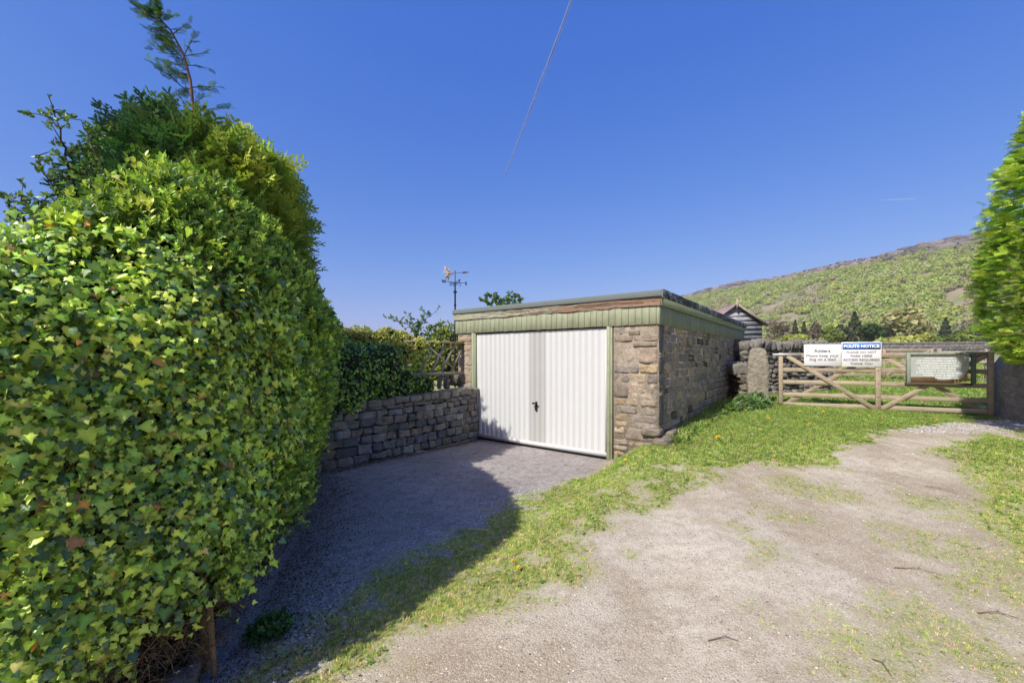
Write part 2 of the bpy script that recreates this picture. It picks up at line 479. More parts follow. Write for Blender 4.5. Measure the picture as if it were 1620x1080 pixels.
# ground: vertex masks R = grass/soil, G = driveway, B = rough pasture
def mat_ground():
    m, nt, b, out = newmat("ground_surface")
    co = texco(nt)
    sep = nt.nodes.new("ShaderNodeSeparateColor"); nt.links.new(attr(nt), sep.inputs[0])
    R, G, B = sep.outputs
    nf = noise_tex(nt, co, 70, 4, 0.75)
    nm = noise_tex(nt, co, 9, 5, 0.7)
    nl = noise_tex(nt, co, 1.1, 5, 0.65)
    vo = nt.nodes.new("ShaderNodeTexVoronoi"); vo.inputs["Scale"].default_value = 75; nt.links.new(co, vo.inputs["Vector"])
    vo2 = nt.nodes.new("ShaderNodeTexVoronoi"); vo2.inputs["Scale"].default_value = 190; nt.links.new(co, vo2.inputs["Vector"])
    # pale limestone track
    tr = mixc(nt, ramp(nt, nl, [(0.35, (0, 0, 0)), (0.65, (1, 1, 1))]), (0.32, 0.26, 0.175), (0.57, 0.51, 0.395))
    nw = noise_tex(nt, texco(nt, (1, .45, 1)), .55, 4, .6)
    tr = mixc(nt, mathn(nt, 'MULTIPLY', ramp(nt, nw, [(0.5, (0, 0, 0)), (0.62, (1, 1, 1))]), 0.55), tr, (0.62, 0.58, 0.49))
    tr = mixc(nt, mathn(nt, 'MULTIPLY', ramp(nt, nw, [(0.36, (1, 1, 1)), (0.46, (0, 0, 0))]), 0.6), tr, (0.27, 0.21, 0.135))
    tr = mixc(nt, mathn(nt, 'MULTIPLY', ramp(nt, nm, [(0.45, (0, 0, 0)), (0.65, (1, 1, 1))]), 0.6), tr, (0.29, 0.235, 0.155))
    sepv = nt.nodes.new("ShaderNodeSeparateColor"); nt.links.new(vo2.outputs["Color"], sepv.inputs[0])
    tr = mixc(nt, mathn(nt, 'MULTIPLY', ramp(nt, sepv.outputs[0], [(0.55, (0, 0, 0)), (0.95, (1, 1, 1))]), 0.5), tr, (0.66, 0.60, 0.49))
    tr = mixc(nt, mathn(nt, 'MULTIPLY', ramp(nt, sepv.outputs[1], [(0.75, (0, 0, 0)), (0.92, (1, 1, 1))]), 0.6), tr, (0.18, 0.145, 0.105))
    # driveway: worn tarmac with chippings
    sev = nt.nodes.new("ShaderNodeSeparateColor"); nt.links.new(vo.outputs["Color"], sev.inputs[0])
    dr = mixc(nt, ramp(nt, nl, [(0.35, (0, 0, 0)), (0.65, (1, 1, 1))]), (0.32, 0.285, 0.255), (0.48, 0.43, 0.39))
    dr = mixc(nt, mathn(nt, 'MULTIPLY', ramp(nt, nm, [(0.5, (0, 0, 0)), (0.62, (1, 1, 1))]), 0.5), dr, (0.13, 0.105, 0.09))
    dr = mixc(nt, mathn(nt, 'MULTIPLY', ramp(nt, sepv.outputs[0], [(0.72, (0, 0, 0)), (0.95, (1, 1, 1))]), 0.75), dr, (0.56, 0.54, 0.52))
    dr = mixc(nt, mathn(nt, 'MULTIPLY', ramp(nt, sepv.outputs[1], [(0.55, (0, 0, 0)), (0.9, (1, 1, 1))]), 0.8), dr, (0.07, 0.06, 0.055))
    dr = mixc(nt, mathn(nt, 'MULTIPLY', ramp(nt, nf, [(0.52, (0, 0, 0)), (0.66, (1, 1, 1))]), 0.6), dr, (0.10, 0.085, 0.075))
    # soil under grass
    so = mixc(nt, ramp(nt, nm, [(0.4, (0, 0, 0)), (0.6, (1, 1, 1))]), (0.26, 0.28, 0.08), (0.40, 0.34, 0.21))
    so = mixc(nt, mathn(nt, 'MULTIPLY', ramp(nt, nf, [(0.45, (0, 0, 0)), (0.65, (1, 1, 1))]), 0.6), so, (0.22, 0.27, 0.06))
    # rough pasture
    cr = texco(nt, (0.35, 1, 1))
    nr = noise_tex(nt, cr, 0.12, 6, 0.7); nr2 = noise_tex(nt, co, 1.6, 5, 0.7)
    ro = mixc(nt, ramp(nt, nr, [(0.42, (0, 0, 0)), (0.6, (1, 1, 1))]), (0.27, 0.235, 0.17), (0.21, 0.24, 0.08))
    ro = mixc(nt, mathn(nt, 'MULTIPLY', nr2, 0.5), ro, (0.20, 0.16, 0.11))
    base = mixc(nt, G, tr, dr)
    base = mixc(nt, B, base, ro)
    base = mixc(nt, R, base, so)
    nt.links.new(base, b.inputs["Base Color"])
    b.inputs["Roughness"].default_value = 0.95; b.inputs["Specular IOR Level"].default_value = 0.15
    h = mathn(nt, 'ADD', mathn(nt, 'MULTIPLY', vo.outputs["Distance"], -0.8), mathn(nt, 'ADD', mathn(nt, 'MULTIPLY', vo2.outputs["Distance"], -0.5), nm))
    bump(nt, b, h, 0.6, 0.009)
    return m
M_ground = mat_ground()

# ------------------------------------------------------------------ ground masks
VERGE = [on_ground(*p) for p in [(370, 1080), (460, 1010), (540, 955), (600, 905), (690, 862), (770, 812), (822, 788), (895, 768), (950, 748), (972, 728), (1045, 690),
    (1110, 655), (1170, 632), (1225, 622), (1400, 640), (1580, 655), (1590, 664), (1520, 669), (1440, 674), (1400, 682), (1350, 700), (1312, 716), (1318, 738), (1262, 742), (1205, 730), (1120, 758), (1088, 790), (1000, 818), (955, 838),
    (898, 850), (945, 885), (900, 928), (830, 952), (760, 985), (650, 1030), (560, 1080)]]
VERGE = [(x, y) for x, y in VERGE] + [(-1.0, 1.6), (-1.5, 1.6)]
RIGHTG = [on_ground(*p) for p in [(1505, 700), (1560, 686), (1618, 694)]] + [(12, 9.5), (16, 5), (9, 0.5)] + [on_ground(*p) for p in [(1800, 1000), (1640, 950), (1570, 880), (1525, 800), (1498, 745)]]
PATCHES = [on_ground(*p) for p in [(1265, 770), (1215, 890), (1250, 1000), (1440, 850), (1400, 1050), (1500, 1000), (1560, 1000), (1600, 940), (1540, 880), (1470, 800), (1400, 985), (1180, 840), (1240, 815), (1330, 1010), (420, 1010), (500, 960), (560, 1010), (1000, 880)]]
PR = [0.5, 0.18, 0.12, 0.35, 0.35, 0.4, 0.3, 0.4, 0.4, 0.35, 0.3, 0.3, 0.3, 0.3, 0.14, 0.18, 0.15, 0.12]

def masks(x, y):
    p = np.stack([x, y], -1)
    n = fbm(p, 2.2, 31, 4) - 0.5
    n2 = fbm(p, 7.0, 57, 3) - 0.5
    dv = polydist(x, y, VERGE) * 1.0
    g = sstep(-0.12, 0.18, dv + 0.0 + 0.5 * n + 0.55 * n2)
    g2 = sstep(-0.2, 0.35, polydist(x, y, RIGHTG) + 0.9 * n + 0.6 * n2)
    g = np.maximum(g * (1 - 0.6 * sstep(0.13, 0.25, n2 + 0.5 * n) * (y < 5.2)), g2 * (1 - 0.5 * sstep(0.05, 0.22, n2 + .3 * n)))
    for (cx, cy), r in zip(PATCHES, PR):
        q = r - np.hypot((x - cx), (y - cy))
        g = np.maximum(g, 0.55 * sstep(-0.05, 0.35, q + 0.8 * n2))
    # beyond the gate: pasture
    gate = (x - 6.0) * 0.405 + (y - 9.3) * 0.914
    past = sstep(-0.1, 0.5, gate) * (x > 3.5)
    g = np.maximum(g, past)
    side = sstep(-0.25, 0.05, -(np.abs((x - 2.14) * 0.795 - (y - 6.03) * 0.607)) + 0.1) * (y > 6)
    g = np.maximum(g, 0.8 * side)
    rough = sstep(24, 46, y + 10 * n) * np.ones_like(x)
    g = g * (1 - 0.88 * rough)
    gd = -sdist(x, y, GARDEN)
    garden = (gd > 0.1) & (y < 60)
    g = np.where(garden, 1.0, g)
    far = sstep(18, 30, np.hypot(x, y)); g = np.maximum(g, 0)
    d = (x + 0.95) * 0.864 - (y - 2.2) * 0.504
    drive = 1 - sstep(-0.25, 0.15, d + 0.4 * n)
    drive = drive * (y > 0)
    elsewhere = sstep(14, 20, np.abs(x - 2)) * (y < 24)
    g = np.maximum(g, elsewhere)
    return g, drive, np.maximum(rough, 0)

def axis(a, b, step, lo, hi, k=1.13):
    v = list(np.arange(a, b + 1e-6, step))
    s = step; x = b
    while x < hi:
        s *= k; x += s; v.append(x)
    s = step; x = a
    while x > lo:
        s *= k; x -= s; v.insert(0, x)
    return np.array(v)

def build_ground():
    xs = axis(-3.6, 11.0, 0.07, -3500, 3500, 1.12)
    ys = axis(0.8, 13.0, 0.07, -600, 5000, 1.10)
    X, Y = np.meshgrid(xs, ys)
    Z = H(X, Y)
    g, d, r = masks(X, Y)
    nx, ny = len(xs), len(ys)
    V = np.stack([X, Y, Z], -1).reshape(-1, 3)
    C = np.stack([g, d, r], -1).reshape(-1, 3)
    i = np.arange(ny - 1)[:, None] * nx + np.arange(nx - 1)[None]
    Fq = np.stack([i, i + 1, i + nx + 1, i + nx], -1).reshape(-1, 4)
    gc = C[Fq].mean(1); vc = V[Fq].mean(1)
    near = (vc[:, 0] > -4) & (vc[:, 0] < 14) & (vc[:, 1] > -4) & (vc[:, 1] < 11)
    gd = sdist(vc[:, 0], vc[:, 1], GARDEN)
    isd = near & (gc[:, 1] > 0.5) & (gc[:, 0] < 0.5) & (vc[:, 1] < 8.8) & (vc[:, 1] > 0) & (vc[:, 0] > -3.2) & (gd > 0)
    ist = near & ~isd & (gc[:, 0] < 0.45) & (gc[:, 1] <= 0.5) & (gd > 0)
    for name, sel in (("ground", ~(isd | ist)), ("driveway", isd), ("track", ist)):
        f = Fq[sel]
        used, inv = np.unique(f, return_inverse=True)
        mb = MB(); mb.add(V[used], inv.reshape(f.shape), C[used])
        o = mb.build(name, M_ground, None, True)
        o["kind"] = "structure"
build_ground()

# ------------------------------------------------------------------ rounded stone template
def round_box(n=5, k=7.0):
    g = np.linspace(-1, 1, n)
    vs = []; fs = []
    def addface(fn):
        b = len(vs)
        for i in range(n):
            for j in range(n):
                vs.append(fn(g[i], g[j]))
        for i in range(n - 1):
            for j in range(n - 1):
                a = b + i * n + j
                fs.append((a, a + n, a + n + 1, a + 1))
    addface(lambda a, b: (a, b, 1)); addface(lambda a, b: (b, a, -1))
    addface(lambda a, b: (b, 1, a)); addface(lambda a, b: (a, -1, b))
    addface(lambda a, b: (1, a, b)); addface(lambda a, b: (-1, b, a))
    v = np.array(vs, float)
    # weld
    key = np.round(v * 1000).astype(int)
    u, idx, inv = np.unique(key, axis=0, return_index=True, return_inverse=True)
    v = v[idx]; inv = inv.reshape(-1)
    f = np.array([[inv[a] for a in q] for q in fs])
    v = v / (np.sum(np.abs(v) ** k, -1, keepdims=True) ** (1 / k))
    return v, f
RBV, RBF = round_box(6, 9.0)
SQV, SQF = round_box(7, 16.0)
RBV2, RBF2 = round_box(5, 5.0)

def stone(mb, c, half, ex, ey, ez, col, rough=0.012, seed=0, tmpl=None, nsc=9):
    """rounded block: half sizes along frame ex, ey, ez; noise-displaced"""
    tv, tf = tmpl or (RBV, RBF)
    P = np.array(c)[None] + tv[:, 0:1] * half[0] * ex + tv[:, 1:2] * half[1] * ey + tv[:, 2:3] * half[2] * ez
    n = np.stack([vnoise(P + 31.7 * seed, nsc, seed + k) for k in range(3)], -1) - 0.5
    n2 = np.stack([vnoise(P + 11.7 * seed, nsc * 3, seed + 7 + k) for k in range(3)], -1) - 0.5
    P = P + n * 2.2 * rough + n2 * 1.0 * rough
    mb.add(P, tf, np.array(col, float))

def courses(z0, z1, hmin, hmax, r):
    out = []; z = z0
    while z < z1 - 0.02:
        h = r.uniform(hmin, hmax)
        if z + h > z1 - hmin * 0.6: h = z1 - z
        out.append((z, h)); z += h
    return out

STC = [(0.30, 0.26, 0.21), (0.34, 0.29, 0.22), (0.27, 0.24, 0.20), (0.36, 0.30, 0.24), (0.25, 0.23, 0.21), (0.38, 0.30, 0.20)]

# ------------------------------------------------------------------ GARAGE
EF = np.array([0.7954, -0.6061]); ES = np.array([0.6061, 0.7954])
G0 = np.array([-1.157, 8.544])
G_RZ = math.atan2(EF[1], EF[0])
GW, GL = 4.149, 7.75                   # width of the front, length of the side
DL, DR = 0.56, 3.346                  # door opening
ZT = 2.60

def build_garage():
    r = random.Random(3)
    g = empty("garage", (G0[0], G0[1], 0), G_RZ)
    tag(g, "flat-roofed stone garage with green timber fascia and white door beside the grassy bank", "garage")
    # local x along front, y into the building
    wall = MB()
    mort = (0.42, 0.36, 0.27)
    zt = 2.14
    # mortar cores
    wall.box((3.46, -0.004, -0.3), (GW + 0.002, 0.35, zt), mort)
    wall.box((GW - 0.33, 0.35, -0.3), (GW - 0.002, GL, zt), (0.21, 0.195, 0.165))
    wall.box((0.06, -0.002, -0.3), (0.44, 0.35, zt), mort)
    wall.box((0.06, 0.35, -0.3), (0.3, GL, zt), mort)
    wall.box((0.3, GL - 0.3, -0.3), (GW - 0.33, GL - 0.002, zt), mort)
    ex, ey, ez = np.array([1.0, 0, 0]), np.array([0, 1.0, 0]), np.array([0, 0, 1.0])
    sd = 0
    def front(x0, x1, z0, z1, hmin, hmax, wmin, wmax, corner):
        nonlocal sd
        for (z, h) in courses(z0, z1, hmin, hmax, r):
            x = x0
            while x < x1 - 0.01:
                w = r.uniform(wmin, wmax)
                if x + w > x1 - wmin * 0.7: w = x1 - x
                c = STC[r.randrange(len(STC))]; k = r.uniform(0.8, 1.15)
                # sometimes two thin stones in one course
                sub = [(z, h)] if (h < 0.16 or r.random() < 0.65) else [(z, h * 0.42), (z + h * 0.42, h * 0.58)]
                for (zz, hh) in sub:
                    pr = r.uniform(-0.012, 0.014)
                    k2 = k * r.uniform(0.85, 1.15)
                    stone(wall, (x + w / 2, 0.12 - pr, zz + hh / 2), (w / 2 - r.uniform(.004, .012), 0.13, hh / 2 - r.uniform(.003, .011)), ex, ey, ez,
                          [c[0] * k2 * 1.42, c[1] * k2 * 1.36, c[2] * k2 * 1.26], 0.013, sd, (SQV, SQF), 11); sd += 1
                x += w
    front(3.46, GW + 0.004, -0.15, zt, 0.11, 0.26, 0.18, 0.44, True)
    front(0.05, 0.45, -0.15, zt, 0.13, 0.24, 0.2, 0.4, False)
    # side wall, random coursed rubble, quoins at the near corner
    for (z, h) in courses(0.1, zt, 0.10, 0.19, r):
        y = 0.27
        while y < GL - 0.01:
            w = r.uniform(0.11, 0.36) * (1 if r.random() < .8 else 1.4)
            if y + w > GL - 0.08: w = GL - y
            c = STC[r.randrange(len(STC))]; k = r.uniform(0.75, 1.15)
            cc = [c[0] * k * 1.55, c[1] * k * 1.54, c[2] * k * 1.48]
            if r.random() < 0.07: cc = [a * 0.35 for a in cc]
            sub = [(z, h)] if (h < 0.14 or r.random() < 0.6) else [(z, h * 0.5), (z + h * 0.5, h * 0.5)]
            for (zz, hh) in sub:
                pr = r.uniform(-0.003, 0.016)
                stone(wall, (GW - 0.12 + pr, y + w / 2, zz + hh / 2), (0.13, w / 2 - r.uniform(.004, .012), hh / 2 - r.uniform(.002, .010)), ex, ey, ez, cc, 0.014, sd, (SQV, SQF), 12); sd += 1
            y += w
    z = 0.0
    while z < zt - 0.02:
        h = r.uniform(0.25, 0.5); h = zt - z if z + h > zt - 0.15 else h
        w = r.uniform(0.22, 0.27)
        stone(wall, (GW - 0.118, 0.02 + w / 2, z + h / 2), (0.13, w / 2 - .005, h / 2 - .008), ex, ey, ez, (0.20, 0.19, 0.17), 0.007, sd); sd += 1
        z += h
    # protruding footing stones at the near corner
    for (x, y, z, a, b, c) in ((3.95, -0.06, 0.16, .20, .14, .07), (4.12, 0.0, 0.30, .15, .15, .055), (3.7, -0.05, 0.05, .18, .12, .08), (4.22, 0.05, 0.40, .10, .2, .05), (4.05, 0.02, 0.52, .13, .1, .06), (4.19, 0.45, 0.42, .09, .2, .07)):
        stone(wall, (x, y, z), (a, b, c), ex, ey, ez, (0.31, 0.27, 0.21), 0.022, sd); sd += 1
    wall.build("stone_wall", M_stone_g, g, True)

    gp = (0.31, 0.335, 0.215); gs = (0.26, 0.30, 0.20)
    # front cladding of vertical boards
    cl = MB()
    x = 0.0; bw = 0.106
    while x < GW + 0.02:
        x1 = min(x + bw, GW + 0.03)
        k = r.uniform(0.93, 1.06)
        cl.box((x + 0.002, -0.034 + r.uniform(0, .003), 2.106 + r.uniform(-.003, .003)), (x1 - 0.002, -0.012, 2.39), [a * k for a in gp])
        x = x1 if abs(x - (GW - 0.16)) > 0.03 else x1 + 0.008
        if x1 >= GW + 0.029: break
    cl.box((0, -0.012, 2.12), (GW + 0.01, 0.02, 2.39), [a * 0.5 for a in gp])
    bevel(cl.build("front_cladding", M_green, g), 0.003, 1)
    cs = MB(); y = -0.03
    while y < GL + 0.05:
        w = 0.125 * r.uniform(0.97, 1.03)
        k = r.uniform(0.85, 1.08)
        gap = 0.006 if r.random() < 0.8 else 0.016
        cs.box((GW + 0.012, y + gap / 2, 2.106 + r.uniform(-.006, .006)), (GW + 0.034 - r.uniform(0, .004), y + w - gap / 2, 2.39), [a * k for a in gs])
        y += w
    cs.box((GW - 0.02, -0.01, 2.13), (GW + 0.012, GL + 0.02, 2.39), (0.04, 0.05, 0.03))
    bevel(cs.build("side_cladding", M_green, g), 0.003, 1)
    # fascia boards: front peeling to bare wood
    fb = MB()
    nn = 120
    xs = np.linspace(-0.03, GW + 0.05, nn)
    for sgn in (0,):
        v = []; f = []
        rows = [(-0.055, 2.383), (-0.055, 2.50), (-0.01, 2.505), (-0.01, 2.383)]
        nz = 8
        for i, xx in enumerate(xs):
            for j in range(nz):
                zz = 2.383 + (2.505 - 2.383) * j / (nz - 1)
                rot = max(0.0, fbm(np.array([[xx * 3, zz * 30, 0.0]]), 1.0, 91, 3)[0] - 0.48) * (0.10 if xx > 1.6 else 0.03)
                edge = -0.010 * vnoise(np.array([[xx * 6.0, 0.0, 0.0]]), 1, 4)[0] if j == 0 else 0
                v.append((xx, -0.055 + rot, zz + edge))
        for i in range(nn - 1):
            for j in range(nz - 1):
                a = i * nz + j; f.append((a, a + nz, a + nz + 1, a + 1))
        fb.add(v, f, gp)
    fb.box((-0.028, -0.036, 2.386), (GW + 0.045, -0.0, 2.504), gp)
    fb.build("peeling_fascia_board", M_rot, g)["label"] = "peeling front fascia board rotted to bare brown wood"
    sb = MB(); sb.box((GW + 0.036, -0.03, 2.375), (GW + 0.062, GL + 0.12, 2.50), (0.29, 0.34, 0.21))
    bevel(sb.build("side_fascia_board", M_green, g), 0.003, 1)
    # roof
    rf = MB()
    rf.box((-0.05, -0.075, 2.505), (GW + 0.07, GL + 0.14, ZT), (0.2, 0.2, 0.2))
    roof = bevel(rf.build("roof", M_felt, g), 0.012, 2)
    fl = MB()
    y = -0.07
    while y < GL + 0.1:
        w = r.uniform(0.5, 1.1); y1 = min(y + w, GL + 0.13)
        o_ = r.uniform(0, .006)
        fl.box((GW + 0.0705, y, 2.492 - r.uniform(0, .012)), (GW + 0.082 + o_, y1 - .003, ZT + 0.008 + o_), (0.2, 0.2, 0.2)); y = y1
    bevel(fl.build("edge_trim", M_flash, g), 0.004, 1)
    for yy in (0.3, 3.1, 6.9):
        lb = MB(); a = np.linspace(0, 2 * math.pi, 13)[:-1]
        lb.tube([(GW + 0.062, yy, 2.455), (GW + 0.085, yy, 2.455)], [0.02, 0.016], 12, (0.7, 0.7, 0.68))
        lb.build("cable_clip", M_white, g, True)
    # jambs
    for (a, b) in ((0.455, 0.548), (3.352, 3.440)):
        jb = MB()
        w = b - a
        jb.box((a, -0.03, -0.02), (a + w * 0.62, 0.10, 2.106), gp)
        jb.box((a + w * 0.64, -0.016, -0.02), (b, 0.10, 2.106), [q * 0.95 for q in gp])
        bevel(jb.build("door_jamb", M_green, g), 0.003, 1)
    gap = MB(); gap.box((0.55, .03, 2.07), (3.35, .12, 2.125), (.05, .05, .04)); gap.box((3.441, 0.03, 0), (3.458, 0.1, 2.106), (0.05, 0.04, 0.03)); gap.box((0.3, .36, 0.0), (GW - .35, .38, 2.1), (.02, .02, .02))
    gap.build("door_lining", M_bark, g)
    # up-and-over door
    d = MB()
    n = 24
    z0, z1 = 0.035, 2.085
    wh = (0.625, 0.64, 0.625); gy = (0.47, 0.47, 0.445)
    d.box((DL + 0.012, 0.031, z0), (DR - 0.012, 0.055, z1), (0.6, 0.6, 0.58))
    pit = (DR - DL - 0.05) / n
    xs0 = DL + 0.025
    dc = MB()
    for i in range(n):
        a = xs0 + i * pit; b = a + pit
        cen = 11 <= i <= 13
        tgt = dc if cen else d
        c = gy if cen else wh
        prof = [(a, 0.026), (a + 0.002, 0.0165), (b - 0.0065, 0.0165), (b - 0.0045, 0.026), (b, 0.026)]
        v = []; f = []
        for (x, y) in prof:
            v += [(x, y, z0 + 0.07), (x, y, z1 - 0.02)]
        for k in range(len(prof) - 1): f.append((2 * k, 2 * k + 2, 2 * k + 3, 2 * k + 1))
        tgt.add(v, f, c)
    d.box((DL + 0.012, 0.010, z0), (DR - 0.012, 0.031, z0 + 0.07), (0.66, 0.66, 0.65))
    d.box((DL + 0.012, 0.010, z0 + 0.07), (DL + 0.027, 0.031, z1), wh)
    d.box((DR - 0.030, 0.010, z0 + 0.07), (DR - 0.012, 0.031, z1), wh)
    d.box((DL + 0.012, 0.012, z1 - 0.02), (DR - 0.012, 0.031, z1), (0.62, 0.62, 0.6))
    door = d.build("garage_door", M_white, g)
    dc.build("centre_panel", M_white, door)["label"] = "greyed unpainted middle strip of the white door"
    kick = MB(); kick.box((DL + 0.014, 0.02, 0.005), (DR - 0.014, 0.05, z0), (0.05, 0.05, 0.055))
    kick.build("bottom_seal", M_black, door)
    # handle: plate, lock barrel and T handle
    h = MB()
    hx, hz = xs0 + pit * 12.35, 0.80
    h.box((hx - 0.022, 0.004, hz - 0.075), (hx + 0.022, 0.016, hz + 0.03), (0.02, 0.02, 0.02))
    h.tube([(hx, 0.016, hz), (hx, -0.035, hz)], 0.014, 10)
    h.box((hx - 0.055, -0.052, hz - 0.013), (hx + 0.05, -0.032, hz + 0.015), (0.02, 0.02, 0.02))
    h.box((hx - 0.018, -0.014, hz - 0.13), (hx + 0.024, 0.014, hz - 0.065), (0.02, 0.02, 0.02))
    bevel(h.build("handle", M_black, door), 0.004, 2)
    return g
build_garage()

# ------------------------------------------------------------------ curved garden wall
def path_pts(poly):
    P = np.array(poly, float); L = np.r_[0, np.cumsum(np.hypot(*np.diff(P, axis=0).T))]
    def f(s):
        x = np.interp(s, L, P[:, 0]); y = np.interp(s, L, P[:, 1])
        x2 = np.interp(min(s + .15, L[-1]), L, P[:, 0]); y2 = np.interp(min(s + .15, L[-1]), L, P[:, 1])
        x1 = np.interp(max(s - .15, 0), L, P[:, 0]); y1 = np.interp(max(s - .15, 0), L, P[:, 1])
        t = norm(np.array([x2 - x1, y2 - y1, 0.0])); return np.array([x, y, 0.0]), t
    return f, L[-1]

def build_garden_wall():
    r = random.Random(11)
    mb = MB()
    f, L = path_pts(WALLC + [(-3.3, 5.1)])
    ez = np.array([0, 0, 1.0]); sd = 500
    for (z, h) in courses(-0.08, 0.90, 0.095, 0.16, r):
        s = 0.02
        while s < L:
            big = 1.0 + 0.35 * (s > 1.6)
            w = r.uniform(0.12, 0.27) * big
            p, t = f(s + w / 2); n = np.array([t[1], -t[0], 0])      # towards the drive? fixed below
            if n[1] > 0 and abs(n[1]) > abs(n[0]) * 0.2: n = -n
            if n[0] < 0: n = -n
            dz = -0.04 * math.sin(min(1.0, s / 3) * 2.4)
            c = r.choice([(0.24, 0.22, 0.19), (0.18, 0.18, 0.175), (0.28, 0.245, 0.19), (0.14, 0.14, 0.145), (0.31, 0.30, 0.26), (0.24, 0.20, 0.15)])
            k = r.uniform(0.8, 1.15)
            if s > 1.7: c = (c[0] * .85, c[1] * .9, c[2] * .98)
            tilt = r.uniform(-.06, .06)
            t2 = norm(t + ez * tilt); z2 = np.cross(n, t2); z2 = z2 if z2[2] > 0 else -z2
            stone(mb, p + n * (-0.02 + r.uniform(-.015, .015)) + ez * (z + h / 2 + dz), (w / 2 - .005, 0.12, h / 2 - .004), t2, n, z2, [a * k * 1.25 for a in c], 0.02, sd, (SQV, SQF), 9); sd += 1
            s += w
    # coping course
    s = 0.0
    while s < 2.55:
        w = r.uniform(0.16, 0.34)
        p, t = f(s + w / 2); n = np.array([-t[1], t[0], 0]); n = n if n[0] > 0 else -n
        dz = -0.04 * math.sin(min(1.0, s / 3) * 2.4) - 0.02 * (s > 1.8)
        k = r.uniform(0.85, 1.15)
        stone(mb, p - n * 0.09 + ez * (0.955 + dz), (w / 2 - .004, 0.21, 0.058), t, n, ez, [a * k * 1.2 for a in (0.27, 0.245, 0.19)], 0.018, sd, (SQV, SQF)); sd += 1
        s += w
    # dark fill behind
    for i in range(24):
        p, t = f(i * L / 24 + .07); n = np.array([-t[1], t[0], 0]); n = n if n[0] > 0 else -n
        stone(mb, p - n * 0.11 + ez * 0.38, (0.12, 0.10, 0.47), t, n, ez, (0.035, 0.032, 0.03), 0.01, 900 + i)
    tag(mb.build("garden_wall", M_stone_w, None, True), "low curved retaining wall of squared gritstone between the hedge and garage door", "wall")
build_garden_wall()

# ------------------------------------------------------------------ trellis, slabs, rubble on the wall
M_wood_g = mat_wood("weathered_gate_timber", (0.06, 1, 1), (0.29, 0.235, 0.16), (0.44, 0.37, 0.27), 30)
M_wood_s = mat_wood("silvered_timber", (1, 1, 0.08), (0.24, 0.20, 0.16), (0.38, 0.33, 0.27), 30)
M_wood_shed = mat_wood("peeling_black_boards", (0.25, 1, 1), (0.05, 0.055, 0.07), (0.42, 0.43, 0.44), 6)

def build_trellis():
    t = empty("trellis", (-0.93, 8.50, 0), math.atan2(7.05 - 8.50, -2.35 + 0.93))
    tag(t, "silvered timber trellis panel with diagonal slats standing above the garden wall", "trellis")
    L = 1.42
    w = (1, 1, 1)
    MB().box((-0.03, -0.03, 0.95), (0.035, 0.03, 1.90), w).build("post", M_wood_s, t)
    MB().box((L - .03, -0.03, 0.95), (L + 0.035, 0.03, 1.90), w).build("post", M_wood_s, t)
    MB().box((-0.06, -0.05, 1.895), (L, 0.045, 1.93), w).build("top_rail", M_wood_s, t)
    MB().box((-0.05, -0.045, 1.27), (L, 0.04, 1.33), w).build("bottom_rail", M_wood_s, t)
    for i in range(4):
        x = 0.06 + 0.24 * i
        b = MB(); b.beam((x, -0.012, 1.88), (x + 0.34, -0.012, 1.34), 0.05, 0.018, w)
        b.build("slat", M_wood_s, t)
    MB().beam((0.35, 0.01, 1.40), (1.0, 0.01, 1.85), 0.035, 0.012, w).build("slat", M_wood_s, t)
build_trellis()

ez = np.array([0, 0, 1.0])
def single_stone(name, c, half, rz, tilt, col, label, cat, mat, group=None, rough=0.015, seed=1, parent=None):
    ca, sa = math.cos(rz), math.sin(rz)
    ex = np.array([ca, sa, 0.0]); ey = np.array([-sa, ca, 0.0])
    ex2 = norm(ex * math.cos(tilt) + ez * math.sin(tilt)); e3 = np.cross(ex2, ey)
    mb = MB(); stone(mb, (0, 0, 0), half, ex2, ey, e3, col, rough, seed)
    o = mb.build(name, mat, parent, True); o.location = c
    return tag(o, label, cat, group) if label else o

for i, (u, v, Y, hf, tl, lb) in enumerate([
        (696, 603, 8.15, (0.055, 0.025, 0.16), -0.15, "grey stone slab leaning against the trellis foot, left of a taller one"),
        (706, 602, 8.25, (0.07, 0.025, 0.175), 0.05, "pale upright stone slab under the trellis rail, right of a leaning one")]):
    single_stone("stone_slab", at(u, v, Y), hf, -0.75, tl, (0.30, 0.29, 0.26), lb, "stone slab", M_stone_w, seed=40 + i)
for i, (u, v, Y, hf, tl, lb) in enumerate([
        (724, 606, 8.55, (0.14, 0.1, 0.05), 0.1, "flat dark rubble stone lying lowest in the heap by the garage jamb"),
        (728, 598, 8.6, (0.13, 0.09, 0.045), -0.25, "tilted rubble stone on top of the heap by the garage jamb"),
        (716, 604, 8.45, (0.06, 0.08, 0.06), 0.3, "small squarish rubble stone at the left of the heap on the wall")]):
    single_stone("rubble_stone", at(u, v, Y), hf, -0.8, tl, (0.17, 0.15, 0.13), lb, "stone", M_stone_w, "loose stones heaped on the wall top", seed=60 + i)

def build_panel():
    p = empty("white_garden_panel", at(672, 592, 12.5), -0.35)
    tag(p, "pale greenhouse panel glimpsed through the trellis behind the garden wall", "greenhouse panel")
    m = mat_plain("greyed_polycarbonate", (0.62, 0.64, 0.68), 0.3)
    b = MB(); b.beam((0.0, 0, -0.3), (0.0, 0.25, 0.75), 1.5, 0.012, (1, 1, 1), up=(1, 0, 0)); b.build("sheet", m, p)
    MB().box((0.78, -0.04, -0.9), (0.84, 0.03, 0.85), (1, 1, 1)).build("post", M_wood_s, p)
    MB().box((-0.8, 0.20, 0.76), (0.84, 0.27, 0.81), (1, 1, 1)).build("rail", M_wood_s, p)
build_panel()

